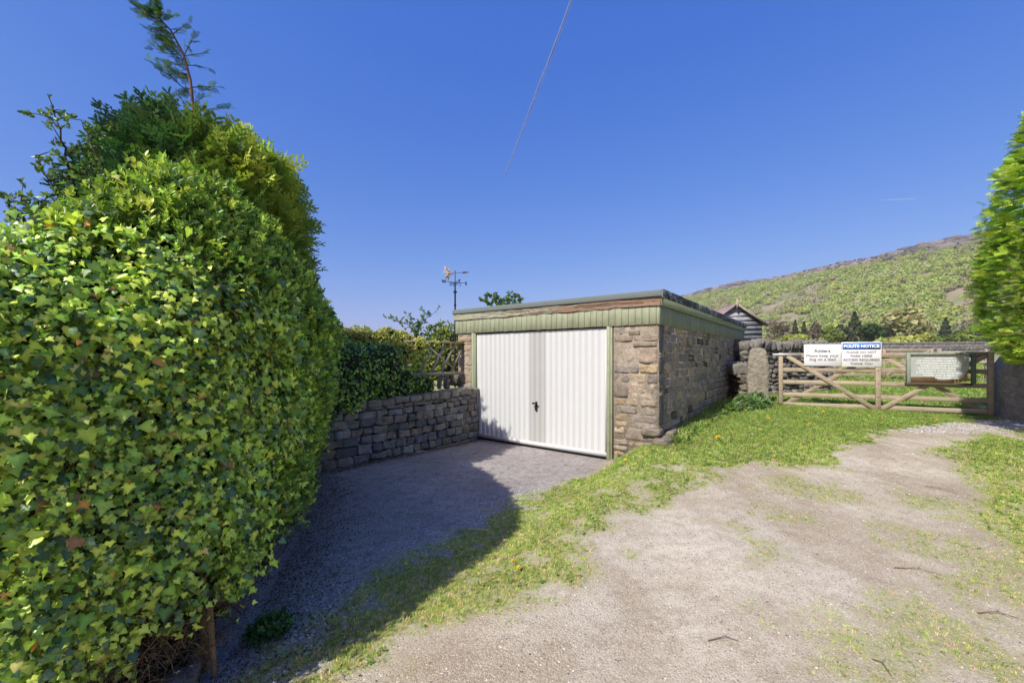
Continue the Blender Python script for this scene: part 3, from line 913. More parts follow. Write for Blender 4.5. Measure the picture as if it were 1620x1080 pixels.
# ------------------------------------------------------------------ weather vane
def build_vane():
    p = at(720, 565, 9.6)
    v = empty("weather_vane", (p.x, p.y, 0.9))
    tag(v, "tall black weather vane with compass letters and a tattered gold tail beside the garage roof", "weather vane")
    blk = (0.02, 0.02, 0.03)
    def Z(vv): return CAMZ + (565 - vv) / 650 * 9.6 - 0.9
    MB().tube([(0, 0, -0.1), (0, 0, Z(465)), (0, 0, Z(446))], [0.02, 0.02, 0.014], 10, blk).build("pole", M_black, v, True)
    MB().tube([(0, 0, Z(447)), (0, 0, Z(429))], [0.011, 0.010], 8, (0.15, 0.05, 0.03)).tube([(0, 0, Z(430)), (0, 0, Z(428))], [0.015, 0.01], 8).build("spindle", mat_plain("rusty_iron", (0.14, 0.05, 0.035), 0.8), v, True)
    MB().tube([(0, 0, Z(484)), (0, 0, Z(481))], 0.028, 10).build("collar", M_black, v, True); MB().tube([(0, 0, Z(463)), (0, 0, Z(460.5))], 0.045, 10).build("collar", M_black, v, True)
    ar = MB()
    zc = Z(447)
    yaw = 0.5
    dirs = [(math.cos(yaw + k * math.pi / 2), math.sin(yaw + k * math.pi / 2)) for k in range(4)]
    for (dx, dy) in dirs:
        ar.tube([(0, 0, zc), (dx * 0.24, dy * 0.24, zc + 0.012)], 0.006, 6, blk)
        pts = []
        for k in range(26):
            a = k / 25 * 5.2
            rr = 0.042 * (1 - k / 25 * 0.72)
            pts.append((dx * (0.115 + rr * math.sin(a)), dy * (0.115 + rr * math.sin(a)), zc - 0.045 + rr * math.cos(a)))
        ar.tube([(0, 0, zc - 0.10), (dx * 0.03, dy * 0.03, zc - 0.045), (dx * 0.08, dy * 0.08, zc - 0.004)] + pts[2:], 0.0045, 5, blk)
    ar.build("compass_arms", M_black, v, True)
    for (dx, dy), ch in zip(dirs, "ESWN"):
        cu = bpy.data.curves.new("letter", 'FONT'); cu.body = ch; cu.size = 0.10; cu.extrude = 0.003; cu.offset = 0.004; cu.align_x = 'CENTER'; cu.align_y = 'CENTER'
        o = bpy.data.objects.new("tmp", cu)
        me = bpy.data.meshes.new_from_object(o)
        bpy.data.objects.remove(o)
        me.materials.clear(); me.materials.append(M_black)
        l = bpy.data.objects.new("compass_letter", me); COL.objects.link(l); l.parent = v
        l.location = (dx * 0.275, dy * 0.275, zc); l.rotation_euler = (math.radians(90), 0, math.atan2(dy, dx) if dx > 0 else math.atan2(dy, dx) + math.pi)
    zr = Z(431)
    hd = (0.93, 0.35)
    a = MB(); a.tube([(-0.10 * hd[0], -0.10 * hd[1], zr - 0.03), (0.33 * hd[0], 0.33 * hd[1], zr + 0.03)], 0.005, 6, blk)
    a.build("arrow_shaft", M_black, v, True)
    b = MB(); hx = np.array([hd[0], hd[1], 0.1]); t0 = np.array([0.20 * hd[0], 0.20 * hd[1], zr + 0.015])
    tip = t0 + hx * 0.15; up = np.array([0, 0, 0.032]); bk = t0 - hx * 0.03
    yv = np.array([-0.002, 0.004, 0])
    b.add([tip + yv, bk + up + yv, t0 + yv, bk - up + yv, tip - yv, bk + up - yv, t0 - yv, bk - up - yv], [(0, 1, 2, 2), (0, 2, 3, 3), (4, 6, 5, 5), (4, 7, 6, 6), (0, 4, 5, 1), (1, 5, 6, 2), (2, 6, 7, 3), (3, 7, 4, 0)], blk)
    b.build("arrow_head", mat_plain("brown_iron", (0.10, 0.06, 0.04), 0.7), v)
    # tattered gilded tail: a fan of tapering blades
    t = MB(); r = random.Random(5)
    c0 = np.array([-0.13 * hd[0], -0.13 * hd[1], zr - 0.03])
    for k in range(30):
        ang = math.radians(r.uniform(100, 260)) if k > 6 else math.radians(r.uniform(0, 360))
        ln = r.uniform(0.07, 0.19) * (1.35 if 120 < math.degrees(ang) < 160 else 1.0) * (0.55 if k <= 6 else 1)
        d = np.array([math.cos(ang) * hd[0], math.cos(ang) * hd[1] + r.uniform(-.2, .2), math.sin(ang)])
        n = np.array([-math.sin(ang) * hd[0], -math.sin(ang) * hd[1], math.cos(ang)]) * 0.014
        q = c0 + np.array([0, r.uniform(-.004, .004), 0]); m_ = q + d * ln * 0.55; e = q + d * ln
        th = np.array([0, 0.0025, 0])
        mixv = r.random(); col = (.75 - .3 * mixv, 0.62 - .34 * mixv, 0.42 - .28 * mixv)
        t.add([q - n * .6 - th, m_ - n - th, e - th, m_ + n - th, q + n * .6 - th, q - n * .6 + th, m_ - n + th, e + th, m_ + n + th, q + n * .6 + th],
              [(0, 1, 3, 4), (1, 2, 3, 3), (5, 9, 8, 6), (6, 8, 7, 7), (1, 6, 7, 2), (2, 7, 8, 3), (0, 5, 6, 1), (3, 8, 9, 4)], col)
    t.build("tail_ornament", mat_attr("tarnished_gilding", 0.55, 30, 0.5), v)
build_vane()

# ------------------------------------------------------------------ text helper
def text_mesh(parts, mat, parent, yoff=-0.0008, extr=0.0006):
    """parts: (string, x, z, size, bold, width scale, shear); local plane faces -y"""
    for (s, x, z, size, bold, wmax, shear) in parts:
        vs = MB()
        cu = bpy.data.curves.new("t", 'FONT'); cu.body = s; cu.size = size; cu.offset = bold; cu.extrude = extr
        cu.align_x = 'CENTER'; cu.align_y = 'CENTER'; cu.resolution_u = 3; cu.shear = shear
        o = bpy.data.objects.new("tmp", cu)
        me = bpy.data.meshes.new_from_object(o)
        bpy.data.objects.remove(o)
        co = np.zeros(len(me.vertices) * 3); me.vertices.foreach_get("co", co); co = co.reshape(-1, 3)
        w = co[:, 0].max() - co[:, 0].min()
        kx = wmax / w if wmax else 1.0
        vv = np.stack([x + (co[:, 0] - co[:, 0].mean() * 0) * kx, -co[:, 2] * 1.0, z + co[:, 1]], -1)
        fs = [list(p.vertices) for p in me.polygons]
        quads = [(*p, p[-1]) if len(p) == 3 else tuple(p) for p in fs if len(p) <= 4]
        vs.add(vv, np.array(quads), (0.02, 0.02, 0.02))
        bpy.data.meshes.remove(me)
        o = vs.build('text_line', mat, parent); o.location = (0, yoff, 0)

# ------------------------------------------------------------------ gate
GA = np.array([6.02, 9.28]); GB = np.array([9.22, 7.87])
GLEN = float(np.hypot(*(GB - GA)))
g_rz = math.atan2(GB[1] - GA[1], GB[0] - GA[0])
gdir = (GB - GA) / GLEN; gnor = np.array([gdir[1], -gdir[0]])   # towards the camera
def gate_local(u, v, off=0.0):
    """picture position -> (s, z) on the gate plane moved off metres towards the camera"""
    k = (u - 810) / 650
    A = GA + gnor * off
    s = (k * A[1] - A[0]) / (gdir[0] - k * gdir[1])
    Y = A[1] + gdir[1] * s
    return s, CAMZ + (565 - v) / 650 * Y

def build_gate(name, loc, rz, L, zs, label, nb=5, detail=True):
    g = empty(name, loc, rz); tag(g, label, "gate")
    w = (1, 1, 1); r = random.Random(int(L * 100))
    for i, z in enumerate(zs):
        b = MB(); hh = 0.088 if i else 0.10
        k = r.uniform(0.9, 1.08)
        b.box((0.07, -0.011, z - hh / 2), (L - 0.03, 0.011, z + hh / 2), (k, k, k))
        bevel(b.build("rail", M_wood_g, g), 0.004, 1)
    for x in (0.0, L - 0.08):
        bevel(MB().box((x, -0.035, zs[-1] - 0.06), (x + 0.08, 0.035, zs[0] + 0.06), w).build("stile", M_wood_g, g), 0.006, 1)
    m = L * 0.5 if not detail else gate_local(1388, 600)[0]
    bevel(MB().box((m - 0.045, -0.052, zs[-1] - 0.10), (m + 0.045, -0.0125, zs[0] + 0.05), w).build("centre_stile", M_wood_g, g), 0.005, 1)
    zb, zt = zs[-1] - 0.03, zs[0] - 0.02
    for (a, b_) in (((0.16, zt), (m - 0.05, zb)), ((L - 0.12, zt), (m + 0.05, zb))):
        bevel(MB().beam((a[0], -0.026, a[1]), (b_[0], -0.026, b_[1]), 0.085, 0.024, w).build("brace", M_wood_g, g), 0.004, 1)
    for (a, b_) in (((0.10, zb), (m - 0.08, zt)), ((L - 0.10, zb), (m + 0.08, zt))):
        bevel(MB().beam((a[0], 0.026, a[1]), (b_[0], 0.026, b_[1]), 0.085, 0.024, (.92, .9, .88)).build("brace", M_wood_g, g), 0.004, 1)
    if detail:
        for z in zs: MB().tube([(m, -0.052, z), (m, -0.058, z)], 0.009, 8).build("bolt_head", M_black, g)
        bevel(MB().box((-0.12, -0.045, zs[0] - 0.01), (0.42, -0.036, zs[0] + 0.035), w).build("hinge_strap", M_metal, g), 0.002, 1)
        bevel(MB().box((L - 0.45, -0.045, zs[0] + 0.052), (L + 0.10, 0.03, zs[0] + 0.066), w).build("latch_bar", M_metal, g), 0.002, 1)
    return g
ZS = [1.665, 1.345, 1.07, 0.79, 0.575]
build_gate("field_gate", (GA[0], GA[1], 0), g_rz, GLEN, ZS, "wide five-bar timber gate with sign boards between two rough stone posts")

def sign(name, u0, v0, u1, v1, off, label, cat):
    s0, zt = gate_local(u0, v0, off); s1, zt1 = gate_local(u1, v0, off)
    _, zb = gate_local((u0 + u1) / 2, v1, off); _, zt = gate_local((u0 + u1) / 2, v0, off)
    p = GA + gdir * (s0 + s1) / 2 + gnor * off
    e = empty(name, (p[0], p[1], (zt + zb) / 2), g_rz)
    tag(e, label, cat)
    return e, s1 - s0, zt - zb

M_sign = mat_plain("white_sign_plastic", (0.82, 0.82, 0.83), 0.35, 0, 3, 0.04)
M_blue = mat_plain("blue_sign_band", (0.02, 0.16, 0.62), 0.35, 0, 3, 0.04)
M_ink = mat_plain("grey_sign_lettering", (0.045, 0.045, 0.06), 0.5, 0, 3, 0.05)
M_wink = mat_plain("white_sign_lettering", (0.85, 0.85, 0.86), 0.5, 0, 3, 0.05)
M_red = mat_plain("red_screw_cap", (0.6, 0.05, 0.05), 0.4, 0, 3, 0.05)

e, w, h = sign("adder_sign", 1272, 544.5, 1330.5, 578.5, 0.062, "white rectangular sign reading Adders Please keep your dog on a lead, left on the gate", "sign")
bevel(MB().box((-w / 2, 0, -h / 2), (w / 2, 0.006, h / 2)).build("panel", M_sign, e), 0.001, 1)
text_mesh([("Adders", 0, h * 0.19, h * 0.22, 0.0028, w * 0.45, 0), ("Please keep your", 0, -h * 0.03, h * 0.19, 0.0012, w * 0.88, 0), ("dog on a lead", 0, -h * 0.205, h * 0.19, 0.0012, w * 0.71, 0)], M_ink, e)
for x in (-w / 2 + .015, w / 2 - .015): MB().tube([(x, 0.001, -0.01), (x, -0.003, -0.01)], 0.005, 8).build("screw", M_red, e)

e, w, h = sign("parking_sign", 1331.5, 541, 1394.5, 580, 0.064, "white sign with blue POLITE NOTICE band asking not to park, above the gate's centre stile", "sign")
bevel(MB().box((-w / 2, 0, -h / 2), (w / 2, 0.006, h / 2)).build("panel", M_sign, e), 0.001, 1)
MB().box((-w / 2 + .012, -0.0018, h * 0.20), (w / 2 - .012, 0.0, h / 2 - .015)).build("blue_band", M_blue, e)
text_mesh([("POLITE NOTICE", 0, h * 0.335, h * 0.165, 0.004, w * 0.90, 0)], M_wink, e, -0.003)
text_mesh([("PLEASE DO NOT", 0, h * 0.085, h * 0.135, 0.0016, w * 0.75, 0), ("PARK HERE", 0, -h * 0.07, h * 0.135, 0.0016, w * 0.54, 0),
           ("ACCESS REQUIRED", 0, -h * 0.225, h * 0.135, 0.0016, w * 0.92, 0), ("THANK YOU", 0, -h * 0.385, h * 0.135, 0.0016, w * 0.56, 0)], M_ink, e)
for x in (-w / 2 + .015, w / 2 - .015): MB().tube([(x, 0.001, 0.02), (x, -0.003, 0.02)], 0.005, 8).build("screw", M_red, e)

def build_board():
    e, w, h = sign("notice_board", 1434, 557.5, 1543, 606, 0.075, "weathered green framed notice board with faded white lettering and broken lower edge", "notice board")
    mg = mat_attr("faded_green_frame", 0.8, 20, 0.5, 60, 0.4)
    pale = mat_attr("faded_green_panel", 0.8, 9, 0.45, 80, 0.2, 0.002, (0.62, 0.66, 0.64))
    fw = 0.055
    gf = (0.30, 0.345, 0.28)
    b = MB(); b.box((-w / 2, -0.035, -h / 2), (-w / 2 + fw, 0.03, h / 2), gf); bevel(b.build("frame_side", mg, e), .004, 1)
    b = MB(); b.box((w / 2 - fw, -0.035, -h / 2 - .0), (w / 2, 0.03, h / 2), (0.13, 0.19, 0.14)); bevel(b.build("frame_side", mg, e), .004, 1)
    b = MB(); b.box((-w / 2 + fw, -0.040, h / 2 - 0.045), (w / 2 - fw, 0.03, h / 2 + .002), gf); bevel(b.build("frame_top", mg, e), .004, 1)
    b = MB(); b.box((-w / 2 - .02, -0.05, -h / 2 - .035), (w / 2 - fw, 0.03, -h / 2 + .004), (0.10, 0.09, 0.05)); bevel(b.build("frame_bottom", mg, e), .004, 1)
    # backing ply (orange where bared) and torn painted sheet
    ply = mat_wood("bared_plywood", (0.15, 1, 1), (0.42, 0.24, 0.13), (0.58, 0.40, 0.26), 12)
    r = random.Random(8)
    n = 40
    x0, x1 = -w / 2 + fw, w / 2 - fw
    v = []; f = []
    for i in range(n + 1):
        x = x0 + (x1 - x0) * i / n
        t = i / n
        bot = -h / 2 + 0.004 + (0.0 if t < 0.72 else 0.16 * (t - .72) + 0.02 * r.random())
        top = h / 2 - 0.045 if t < 0.93 else -h / 2 + .10
        v += [(x, 0.012, bot), (x, 0.012, top)]
    for i in range(n): f.append((2 * i, 2 * i + 2, 2 * i + 3, 2 * i + 1))
    m = MB(); m.add(v, f, (1, 1, 1)); pl = m.build("plywood_backing", ply, e)
    sm = pl.modifiers.new("s", 'SOLIDIFY'); sm.thickness = 0.009
    v = []; f = []
    for i in range(n + 1):
        t = i / n; x = x0 + (x1 - x0) * t * 0.965
        bot = -h / 2 + (0.115 if t < 0.46 else 0.065 + 0.10 * max(0, t - .6)) + 0.006 * r.random()
        if t > 0.88: bot += (t - 0.88) * 1.6
        v += [(x, 0.002 - 0.01 * max(0, t - .85) * r.random() * 5, bot), (x, 0.002, h / 2 - 0.045)]
    for i in range(n): f.append((2 * i, 2 * i + 2, 2 * i + 3, 2 * i + 1))
    m = MB(); m.add(v, f, (0.40, 0.44, 0.40)); sh = m.build("painted_sheet", pale, e)
    lines = ["CURBAR PARISH COUNCIL", "WOULD LIKE YOU TO", "LET YOUR CHILDREN COME & PLAY", "THIS RECREATION GROUND IS HERE", "TO ENJOY & FOR US ALL & DOGS",
             "ALWAYS PLEASE USE THE BINS", "AND TAKE IT OUT WITH YOU", "IF YOU KINDLY CLOSE YOUR GATE", "THANK YOU & MIND", "THE GATE"]
    wd = [0.93, 0.52, 0.80, 0.84, 0.68, 0.80, 0.76, 0.84, 0.58, 0.30]
    parts = []
    zt, zb = h / 2 - 0.068, -h / 2 + 0.105
    for i, (s, k) in enumerate(zip(lines, wd)):
        parts.append((s, -0.02 * w + (0.0 if i < 9 else 0.06 * w), zt + (zb - zt) * i / 9, 0.032 if i else 0.04, 0.0012, (x1 - x0) * k * 0.9, 0.15))
    text_mesh(parts, M_wink, e)
build_board()

def gatepost(name, c, half, rz, col, label, seed, shape=9):
    tv, tf = round_box(14, 5.5)
    ca, sa = math.cos(rz), math.sin(rz)
    mb = MB()
    V = tv * np.array(half)
    top = sstep(0.3, 1.0, V[:, 2] / half[2])
    V[:, 0] *= 1 - 0.22 * top; V[:, 1] *= 1 - 0.18 * top
    n = np.stack([fbm(V + seed, 3.2, seed + k, 4) for k in range(3)], -1) - 0.5
    n2 = np.stack([fbm(V + seed, 13, seed + k, 3) for k in range(3)], -1) - 0.5
    V = V + n * 0.10 + n2 * 0.05
    mb.add(V, tf, col)
    o = mb.build(name, M_post, None, True)
    s = o.modifiers.new("sub", 'SUBSURF'); s.levels = s.render_levels = 2
    dt = bpy.data.textures.new("stone_grain", 'CLOUDS'); dt.noise_scale = 0.05; dt.noise_depth = 4
    dm = o.modifiers.new("grain", 'DISPLACE'); dm.texture = dt; dm.strength = 0.025; dm.mid_level = 0.5
    o.location = c; o.rotation_euler = (0, 0, rz)
    return tag(o, label, "gatepost")
gatepost("stone_gatepost", (5.63, 9.42, 1.02), (0.22, 0.14, 0.80), g_rz, (0.36, 0.33, 0.26), "slim lichened stone gatepost at the left end of the gate near the garage", 3)
gatepost("stone_gatepost", (9.62, 7.80, 0.95), (0.32, 0.30, 0.72), g_rz, (0.40, 0.36, 0.31), "broad dark boulder-like gatepost under the right hand conifer", 9)

# inner fence and second gate beyond
z2 = float(H(15, 15.5))
build_gate("field_gate", (12.3, 15.6, 0), -0.12, 3.3, [z2 + a for a in (1.12, 0.86, 0.64, 0.42, 0.2)], "smaller far timber gate seen through the bars of the near gate", detail=False)
def rail_fence():
    f = empty("rail_fence", (15.75, 15.2, z2 - 0.02), -0.1); tag(f, "low post and rail fence in the field to the right of the far gate", "fence")
    for i in range(4):
        MB().box((i * 1.6, -0.05, -0.2), (i * 1.6 + 0.1, 0.05, 1.2), (1, 1, 1)).build("post", M_wood_s, f)
    for z in (0.35, 0.7, 1.05):
        MB().box((0, -0.07, z - .045), (5.0, -0.052, z + .045), (1, 1, 1)).build("rail", M_wood_g, f)
rail_fence()
p_ = at(1331, 560, 15.6)
MB().box((12.18, 15.53, z2 - .2), (12.3, 15.65, z2 + 1.25), (1, 1, 1)).build("gate_post", M_wood_s, None)
tag(bpy.data.objects["gate_post"], "square timber post hanging the far gate at the end of the dry stone wall", "post")

# ------------------------------------------------------------------ dry stone walls
def dry_wall(name, pts, h, base, label, seed, smin=0.12, smax=0.34, thick=0.5, cope=True, sidecol=(0.27, 0.25, 0.22)):
    r = random.Random(seed); mb = MB()
    f, L = path_pts(pts); sd = seed * 100
    tm = (RBV2, RBF2)
    z = -0.1
    while z < h - 0.1:
        ch = r.uniform(smin * 0.7, smin * 1.25)
        s = 0
        while s < L:
            w = r.uniform(smin, smax)
            p, t = f(s + w / 2); n = np.array([t[1], -t[0], 0]); n = n if n[1] < 0 else -n
            k = r.uniform(0.6, 1.25)
            zz = float(base(p[0], p[1])) + z + ch / 2
            t2 = norm(t + ez * r.uniform(-.18, .18)); z3 = np.cross(n, t2); z3 = z3 if z3[2] > 0 else -z3
            stone(mb, p + n * (thick / 2 - .12 - 0.1 * z / max(h, .1) + r.uniform(-.04, .03)) + ez * zz, (w / 2 * .97, 0.13, ch / 2 * .93), t2, n, z3, [a * k for a in sidecol], 0.03, sd, tm, 8); sd += 1
            s += w
        z += ch
    s = 0
    while s < L and cope:
        w = r.uniform(0.10, 0.24)
        p, t = f(s + w / 2); n = np.array([t[1], -t[0], 0])
        k = r.uniform(0.9, 1.35)
        hh = r.uniform(0.10, 0.17)
        lean = norm(ez + t * r.uniform(-.3, .3))
        stone(mb, p + ez * (float(base(p[0], p[1])) + z + hh * .7), (w / 2, thick * .42, hh), norm(np.cross(n, lean)), n, lean, [a * k for a in (0.235, 0.22, 0.195)], 0.045, sd, tm, 8); sd += 1
        s += w
    for i in range(max(2, int(L / 0.4)) if L > 2 else 0):
        p, t = f((i + .5) * L / max(2, int(L / 0.4))); n = np.array([t[1], -t[0], 0])
        stone(mb, p + ez * (float(base(p[0], p[1])) + h * .45), (0.26, thick * .28, h * .5), t, n, ez, (0.02, 0.02, 0.02), 0.01, sd, tm); sd += 1
    return tag(mb.build(name, M_stone_d, None, True), label, "wall")
dry_wall("dry_stone_wall", [(5.95, 10.75), (7.5, 11.4), (9.2, 12.1)], 1.22, H, "grey dry stone wall with upright coping behind the left half of the gate", 21)
dry_wall("dry_stone_wall", [(5.42, 9.65), (5.62, 10.6)], .72, H, "short mossy return of dry stone wall between garage and left gatepost", 23, sidecol=(0.20, 0.18, 0.13))
def far_wall(pts, label, seed, h=.7):
    dry_wall("dry_stone_wall", pts, h, H, label, seed, 0.5, 1.3, 0.5, True, (0.26, 0.25, 0.23))
far_wall([(46, 62), (95, 74)], "long grey field wall crossing the pasture beyond the notice board", 31)
far_wall([(44, 68), (110, 86)], "farther grey field wall below the wooded slope", 33, 1.1)

# ------------------------------------------------------------------ shed behind the garage
def build_shed():
    s = empty("timber_shed", (8.27, 13.6, 0), -0.16)
    tag(s, "weathered black boarded shed with gabled roof behind the garage", "shed")
    b = MB(); r = random.Random(4)
    # gable front faces -y; x from -1.75 to 0
    W_, ze, za = 1.62, 2.74, 3.36
    z = 0.5
    i = 0
    while z < za - 0.05:
        z1 = min(z + 0.155, za - .03)
        def half(zz): return W_ / 2 if zz < ze else W_ / 2 * max(0.02, (za - zz) / (za - ze))
        cx = -W_ / 2
        a0, a1 = half(z), half(z1)
        k = r.uniform(.8, 1.3)
        y0, y1 = -0.03, -0.008
        b.add([(cx - a0, y0, z), (cx + a0, y0, z), (cx + a1, y1, z1), (cx - a1, y1, z1), (cx - a0, 0.02, z), (cx + a0, 0.02, z), (cx + a1, 0.02, z1), (cx - a1, 0.02, z1)],
              [(0, 1, 2, 3), (0, 4, 5, 1), (1, 5, 6, 2), (2, 6, 7, 3), (3, 7, 4, 0), (4, 7, 6, 5)], (k, k, k))
        z = z1
    b.box((-W_, 0.02, 0.5), (-0.001, 2.6, ze), (.9, .9, .9))
    b.build("boarded_wall", M_wood_shed, s)
    # corrugated roof slopes
    rf = MB()
    mr = mat_attr("rusty_corrugated_iron", 0.7, 4, 0.6, 30, 0.2, dark=(0.5, 0.4, 0.4))
    ov = 0.14
    for sg in (-1, 1):
        n = 40; v = []; f = []
        for i in range(n + 1):
            y = -0.12 + 2.8 * i / n
            w = 0.014 * math.sin(i * 1.57)
            for t in (0, 1):
                half_ = (W_ / 2 + ov) * t
                v.append((-W_ / 2 + sg * half_, y, za + 0.05 - (za - ze) * half_ / (W_ / 2) + w))
        for i in range(n):
            a = 2 * i; f.append((a, a + 2, a + 3, a + 1))
        rf.add(v, f, (0.36, 0.26, 0.25) if sg < 0 else (0.2, 0.17, 0.17))
    ro = rf.build("corrugated_roof", mr, s)
    sm = ro.modifiers.new("s", 'SOLIDIFY'); sm.thickness = 0.02
    for sg in (-1, 1):
        q = MB(); q.beam((-W_ / 2, -0.13, za + 0.03), (-W_ / 2 + sg * (W_ / 2 + ov), -0.13, za + 0.03 - (za - ze) * (W_ / 2 + ov) / (W_ / 2)), 0.07, 0.02, (1, 1, 1))
        q.build("bargeboard", M_wood_s, s)
    q = MB(); q.beam((-W_ / 2, -0.15, za - 0.13), (-W_ / 2, -0.15, za + 0.17), 0.05, 0.03, (1.5, 1.5, 1.5), up=(1, 0, 0)); q.tube([(-W_ / 2, -0.15, za + .17), (-W_ / 2, -0.15, za + .22)], [0.025, 0.004], 6, (1.5, 1.5, 1.5))
    q.build("finial", M_wood_s, s)
build_shed()

# ------------------------------------------------------------------ leaf templates
def ivy_leaf():
    out = [(0.0, -0.10), (0.16, -0.28), (0.40, -0.30), (0.40, -0.06), (0.66, 0.14), (0.36, 0.26), (0.22, 0.50), (0.0, 0.95)]
    pts = out + [(-x, y) for x, y in out[-2:0:-1]]
    v = [(0, 0.12, 0.03)] + [(x, y, -0.10 * (abs(x) ** 1.3) - 0.14 * max(0, y) ** 2 + 0.02 * math.sin(9 * y)) for x, y in pts]
    n = len(pts)
    f = [(0, i + 1, (i + 1) % n + 1) for i in range(n)]
    return np.array(v), np.array(f)
IV, IF_ = ivy_leaf()
def ivy_leaf2():
    out = [(0.0, -0.06), (0.2, -0.2), (0.42, -0.16), (0.5, 0.1), (0.36, 0.34), (0.16, 0.66), (0.0, 0.85)]
    pts = out + [(-x, y) for x, y in out[-2:0:-1]]
    v = [(0, 0.12, 0.04)] + [(x, y, -0.16 * abs(x) - 0.18 * max(0, y) ** 2) for x, y in pts]
    n = len(pts)
    return np.array(v), np.array([(0, i + 1, (i + 1) % n + 1) for i in range(n)])
IV2, IF2 = ivy_leaf2()

VEIN1 = np.array([1.35] + [.98 if i % 2 else .84 for i in range(len(IV) - 1)]); VEIN1[1] = 1.2
VEIN2 = np.array([1.3] + [.9] * (len(IV2) - 1))
def privet_tuft(seed, nl=7, ln=1.0):
    r = random.Random(seed)
    V = []; Fc = []
    for i in range(nl):
        a = i * 2.4 + r.uniform(-.3, .3); el = r.uniform(0.25, 1.1); z0 = -0.5 + 0.16 * i
        d = np.array([math.cos(a) * math.cos(el), math.sin(el), math.sin(a) * math.cos(el)])
        up = norm(np.array([-math.cos(a) * math.sin(el), math.cos(el), -math.sin(a) * math.sin(el)])); sd = np.cross(d, up)
        L = r.uniform(.75, 1.1) * ln; w = L * 0.23
        o = np.array([0, z0, 0.0])
        b = len(V)
        V += [o, o + d * L * .35 + sd * w + up * w * .35, o + d * L * .75 + sd * w * .8 + up * w * .2, o + d * L, o + d * L * .75 - sd * w * .8 + up * w * .2, o + d * L * .35 - sd * w + up * w * .35, o + d * L * .45]
        for q in ((0, 1, 6), (1, 2, 6), (2, 3, 6), (3, 4, 6), (4, 5, 6), (5, 0, 6)): Fc.append(tuple(b + k for k in q))
    return np.array(V), np.array(Fc)
TUFTS = [privet_tuft(s) for s in range(4)]

def frond(seed, pairs=5):
    r = random.Random(seed); V = []; Fc = []
    def tri(a, b, w, nrm):
        a = np.array(a); b = np.array(b); d = b - a; s = norm(np.cross(d, nrm)) * w
        k = len(V); V.extend([a - s, a + s, b]); Fc.append((k, k + 1, k + 2))
    nrm = np.array([0, 0, 1.0])
    tri((0, 0, 0), (0, 1.0, -0.22), 0.022, nrm)
    for i in range(pairs):
        t = 0.08 + 0.86 * i / pairs
        base = np.array([0, t, -0.22 * t * t])
        for sg in (-1, 1):
            L = 0.42 * (1 - t) ** 0.6 + 0.06; L *= r.uniform(.8, 1.15)
            d = norm(np.array([sg * 0.75, 0.75, r.uniform(-.25, .12)]))
            e = base + d * L; e[2] -= 0.10 * L
            tri(base, e, 0.030, nrm)
            for k in range(3):
                q = base + (e - base) * (0.28 + 0.24 * k)
                for s2 in (-1, 1):
                    dd = norm(np.array([d[0] * .6 + s2 * .55 * d[1], d[1] * .6 - s2 * .55 * d[0], r.uniform(-.3, .2)]))
                    tri(q, q + dd * L * 0.36 * (1 - .2 * k), 0.032, nrm)
    return np.array(V), np.array(Fc)
FRONDS = [frond(s) for s in range(3)]

def pick(pal, n, var=0.15):
    pal = np.array(pal); w = pal[:, 3] / pal[:, 3].sum()
    c = pal[rng.choice(len(pal), n, p=w), :3]
    return c * (1 + var * rng.standard_normal((n, 1))).clip(.5, 1.6) * (1 + 0.05 * rng.standard_normal((n, 3)))

# ------------------------------------------------------------------ the big hedge
def hx(y):   # face line at the ground
    return np.interp(y, [1.3, 1.5, 2.1, 2.6, 3.57, 4.6, 5.7], [-1.96, -1.86, -1.56, -1.65, -1.93, -2.3, -2.75])
def hh(y):
    return np.interp(y, [1.4, 1.6, 1.8, 2.05, 2.4, 3.0, 4.0, 4.8, 5.4], [1.98, 2.05, 2.2, 2.52, 2.64, 2.68, 2.66, 2.5, 2.3])
def hb(y):
    return np.interp(y, [1.0, 2.0, 3.5, 5.4], [0.08, 0.18, 0.95, 1.0])
QK = np.array([0, .09, .2, .31, .40, .47, .54, .62, .76, .87, 1.0])
def hedge_surf(y, q):
    b = hb(y); h = hh(y); x0 = hx(y)
    XK = [x0 - 0.02, x0 + .08 * b, x0 + .18 * b, x0 + .26 * b, x0 + .28 * b, x0 + .18 * b - .02, x0 - .08, x0 - .22, x0 - .45, x0 - .70, x0 - .75]
    ZK = [0.0 * h, .22 * h, .42 * h, .62 * h, .74 * h, .85 * h, .94 * h, 1.0 * h, 1.0 * h, .8 * h, .3 * h]
    x = np.zeros_like(y); z = np.zeros_like(y)
    for i in range(len(QK) - 1):
        m = (q >= QK[i]) & (q <= QK[i + 1]); t = (q - QK[i]) / (QK[i + 1] - QK[i])
        x = np.where(m, XK[i] + (XK[i + 1] - XK[i]) * t, x); z = np.where(m, ZK[i] + (ZK[i + 1] - ZK[i]) * t, z)
    e = np.clip((y - 4.55) / 0.85, 0, 1); k = np.sqrt(np.clip(1 - e * e, 0, 1))
    cx = x0 - 0.5
    x = cx + (x - cx) * (0.15 + .85 * k); z = z * (0.72 + 0.28 * k)
    P = np.stack([x, y, z], -1)
    n = fbm(P, 1.6, 77, 3) - 0.5; n2 = fbm(P, 5.0, 78, 2) - 0.5
    return P, n, n2
def hedge_pt(y, q):
    P, n, n2 = hedge_surf(y, q)
    e = 0.03
    Py, _, _ = hedge_surf(y + e, q); Pq, _, _ = hedge_surf(y, np.clip(q + .01, 0, 1))
    N = norm(np.cross(Py - P, Pq - P)); N = np.where((N[:, 0:1] < 0) & (q[:, None] < .5), -N, N); N = np.where((N[:, 2:3] < 0) & (q[:, None] >= .5) & (q[:, None] < .8), -N, N)
    return P + N * (n * 0.28 + n2 * 0.10)[:, None], N

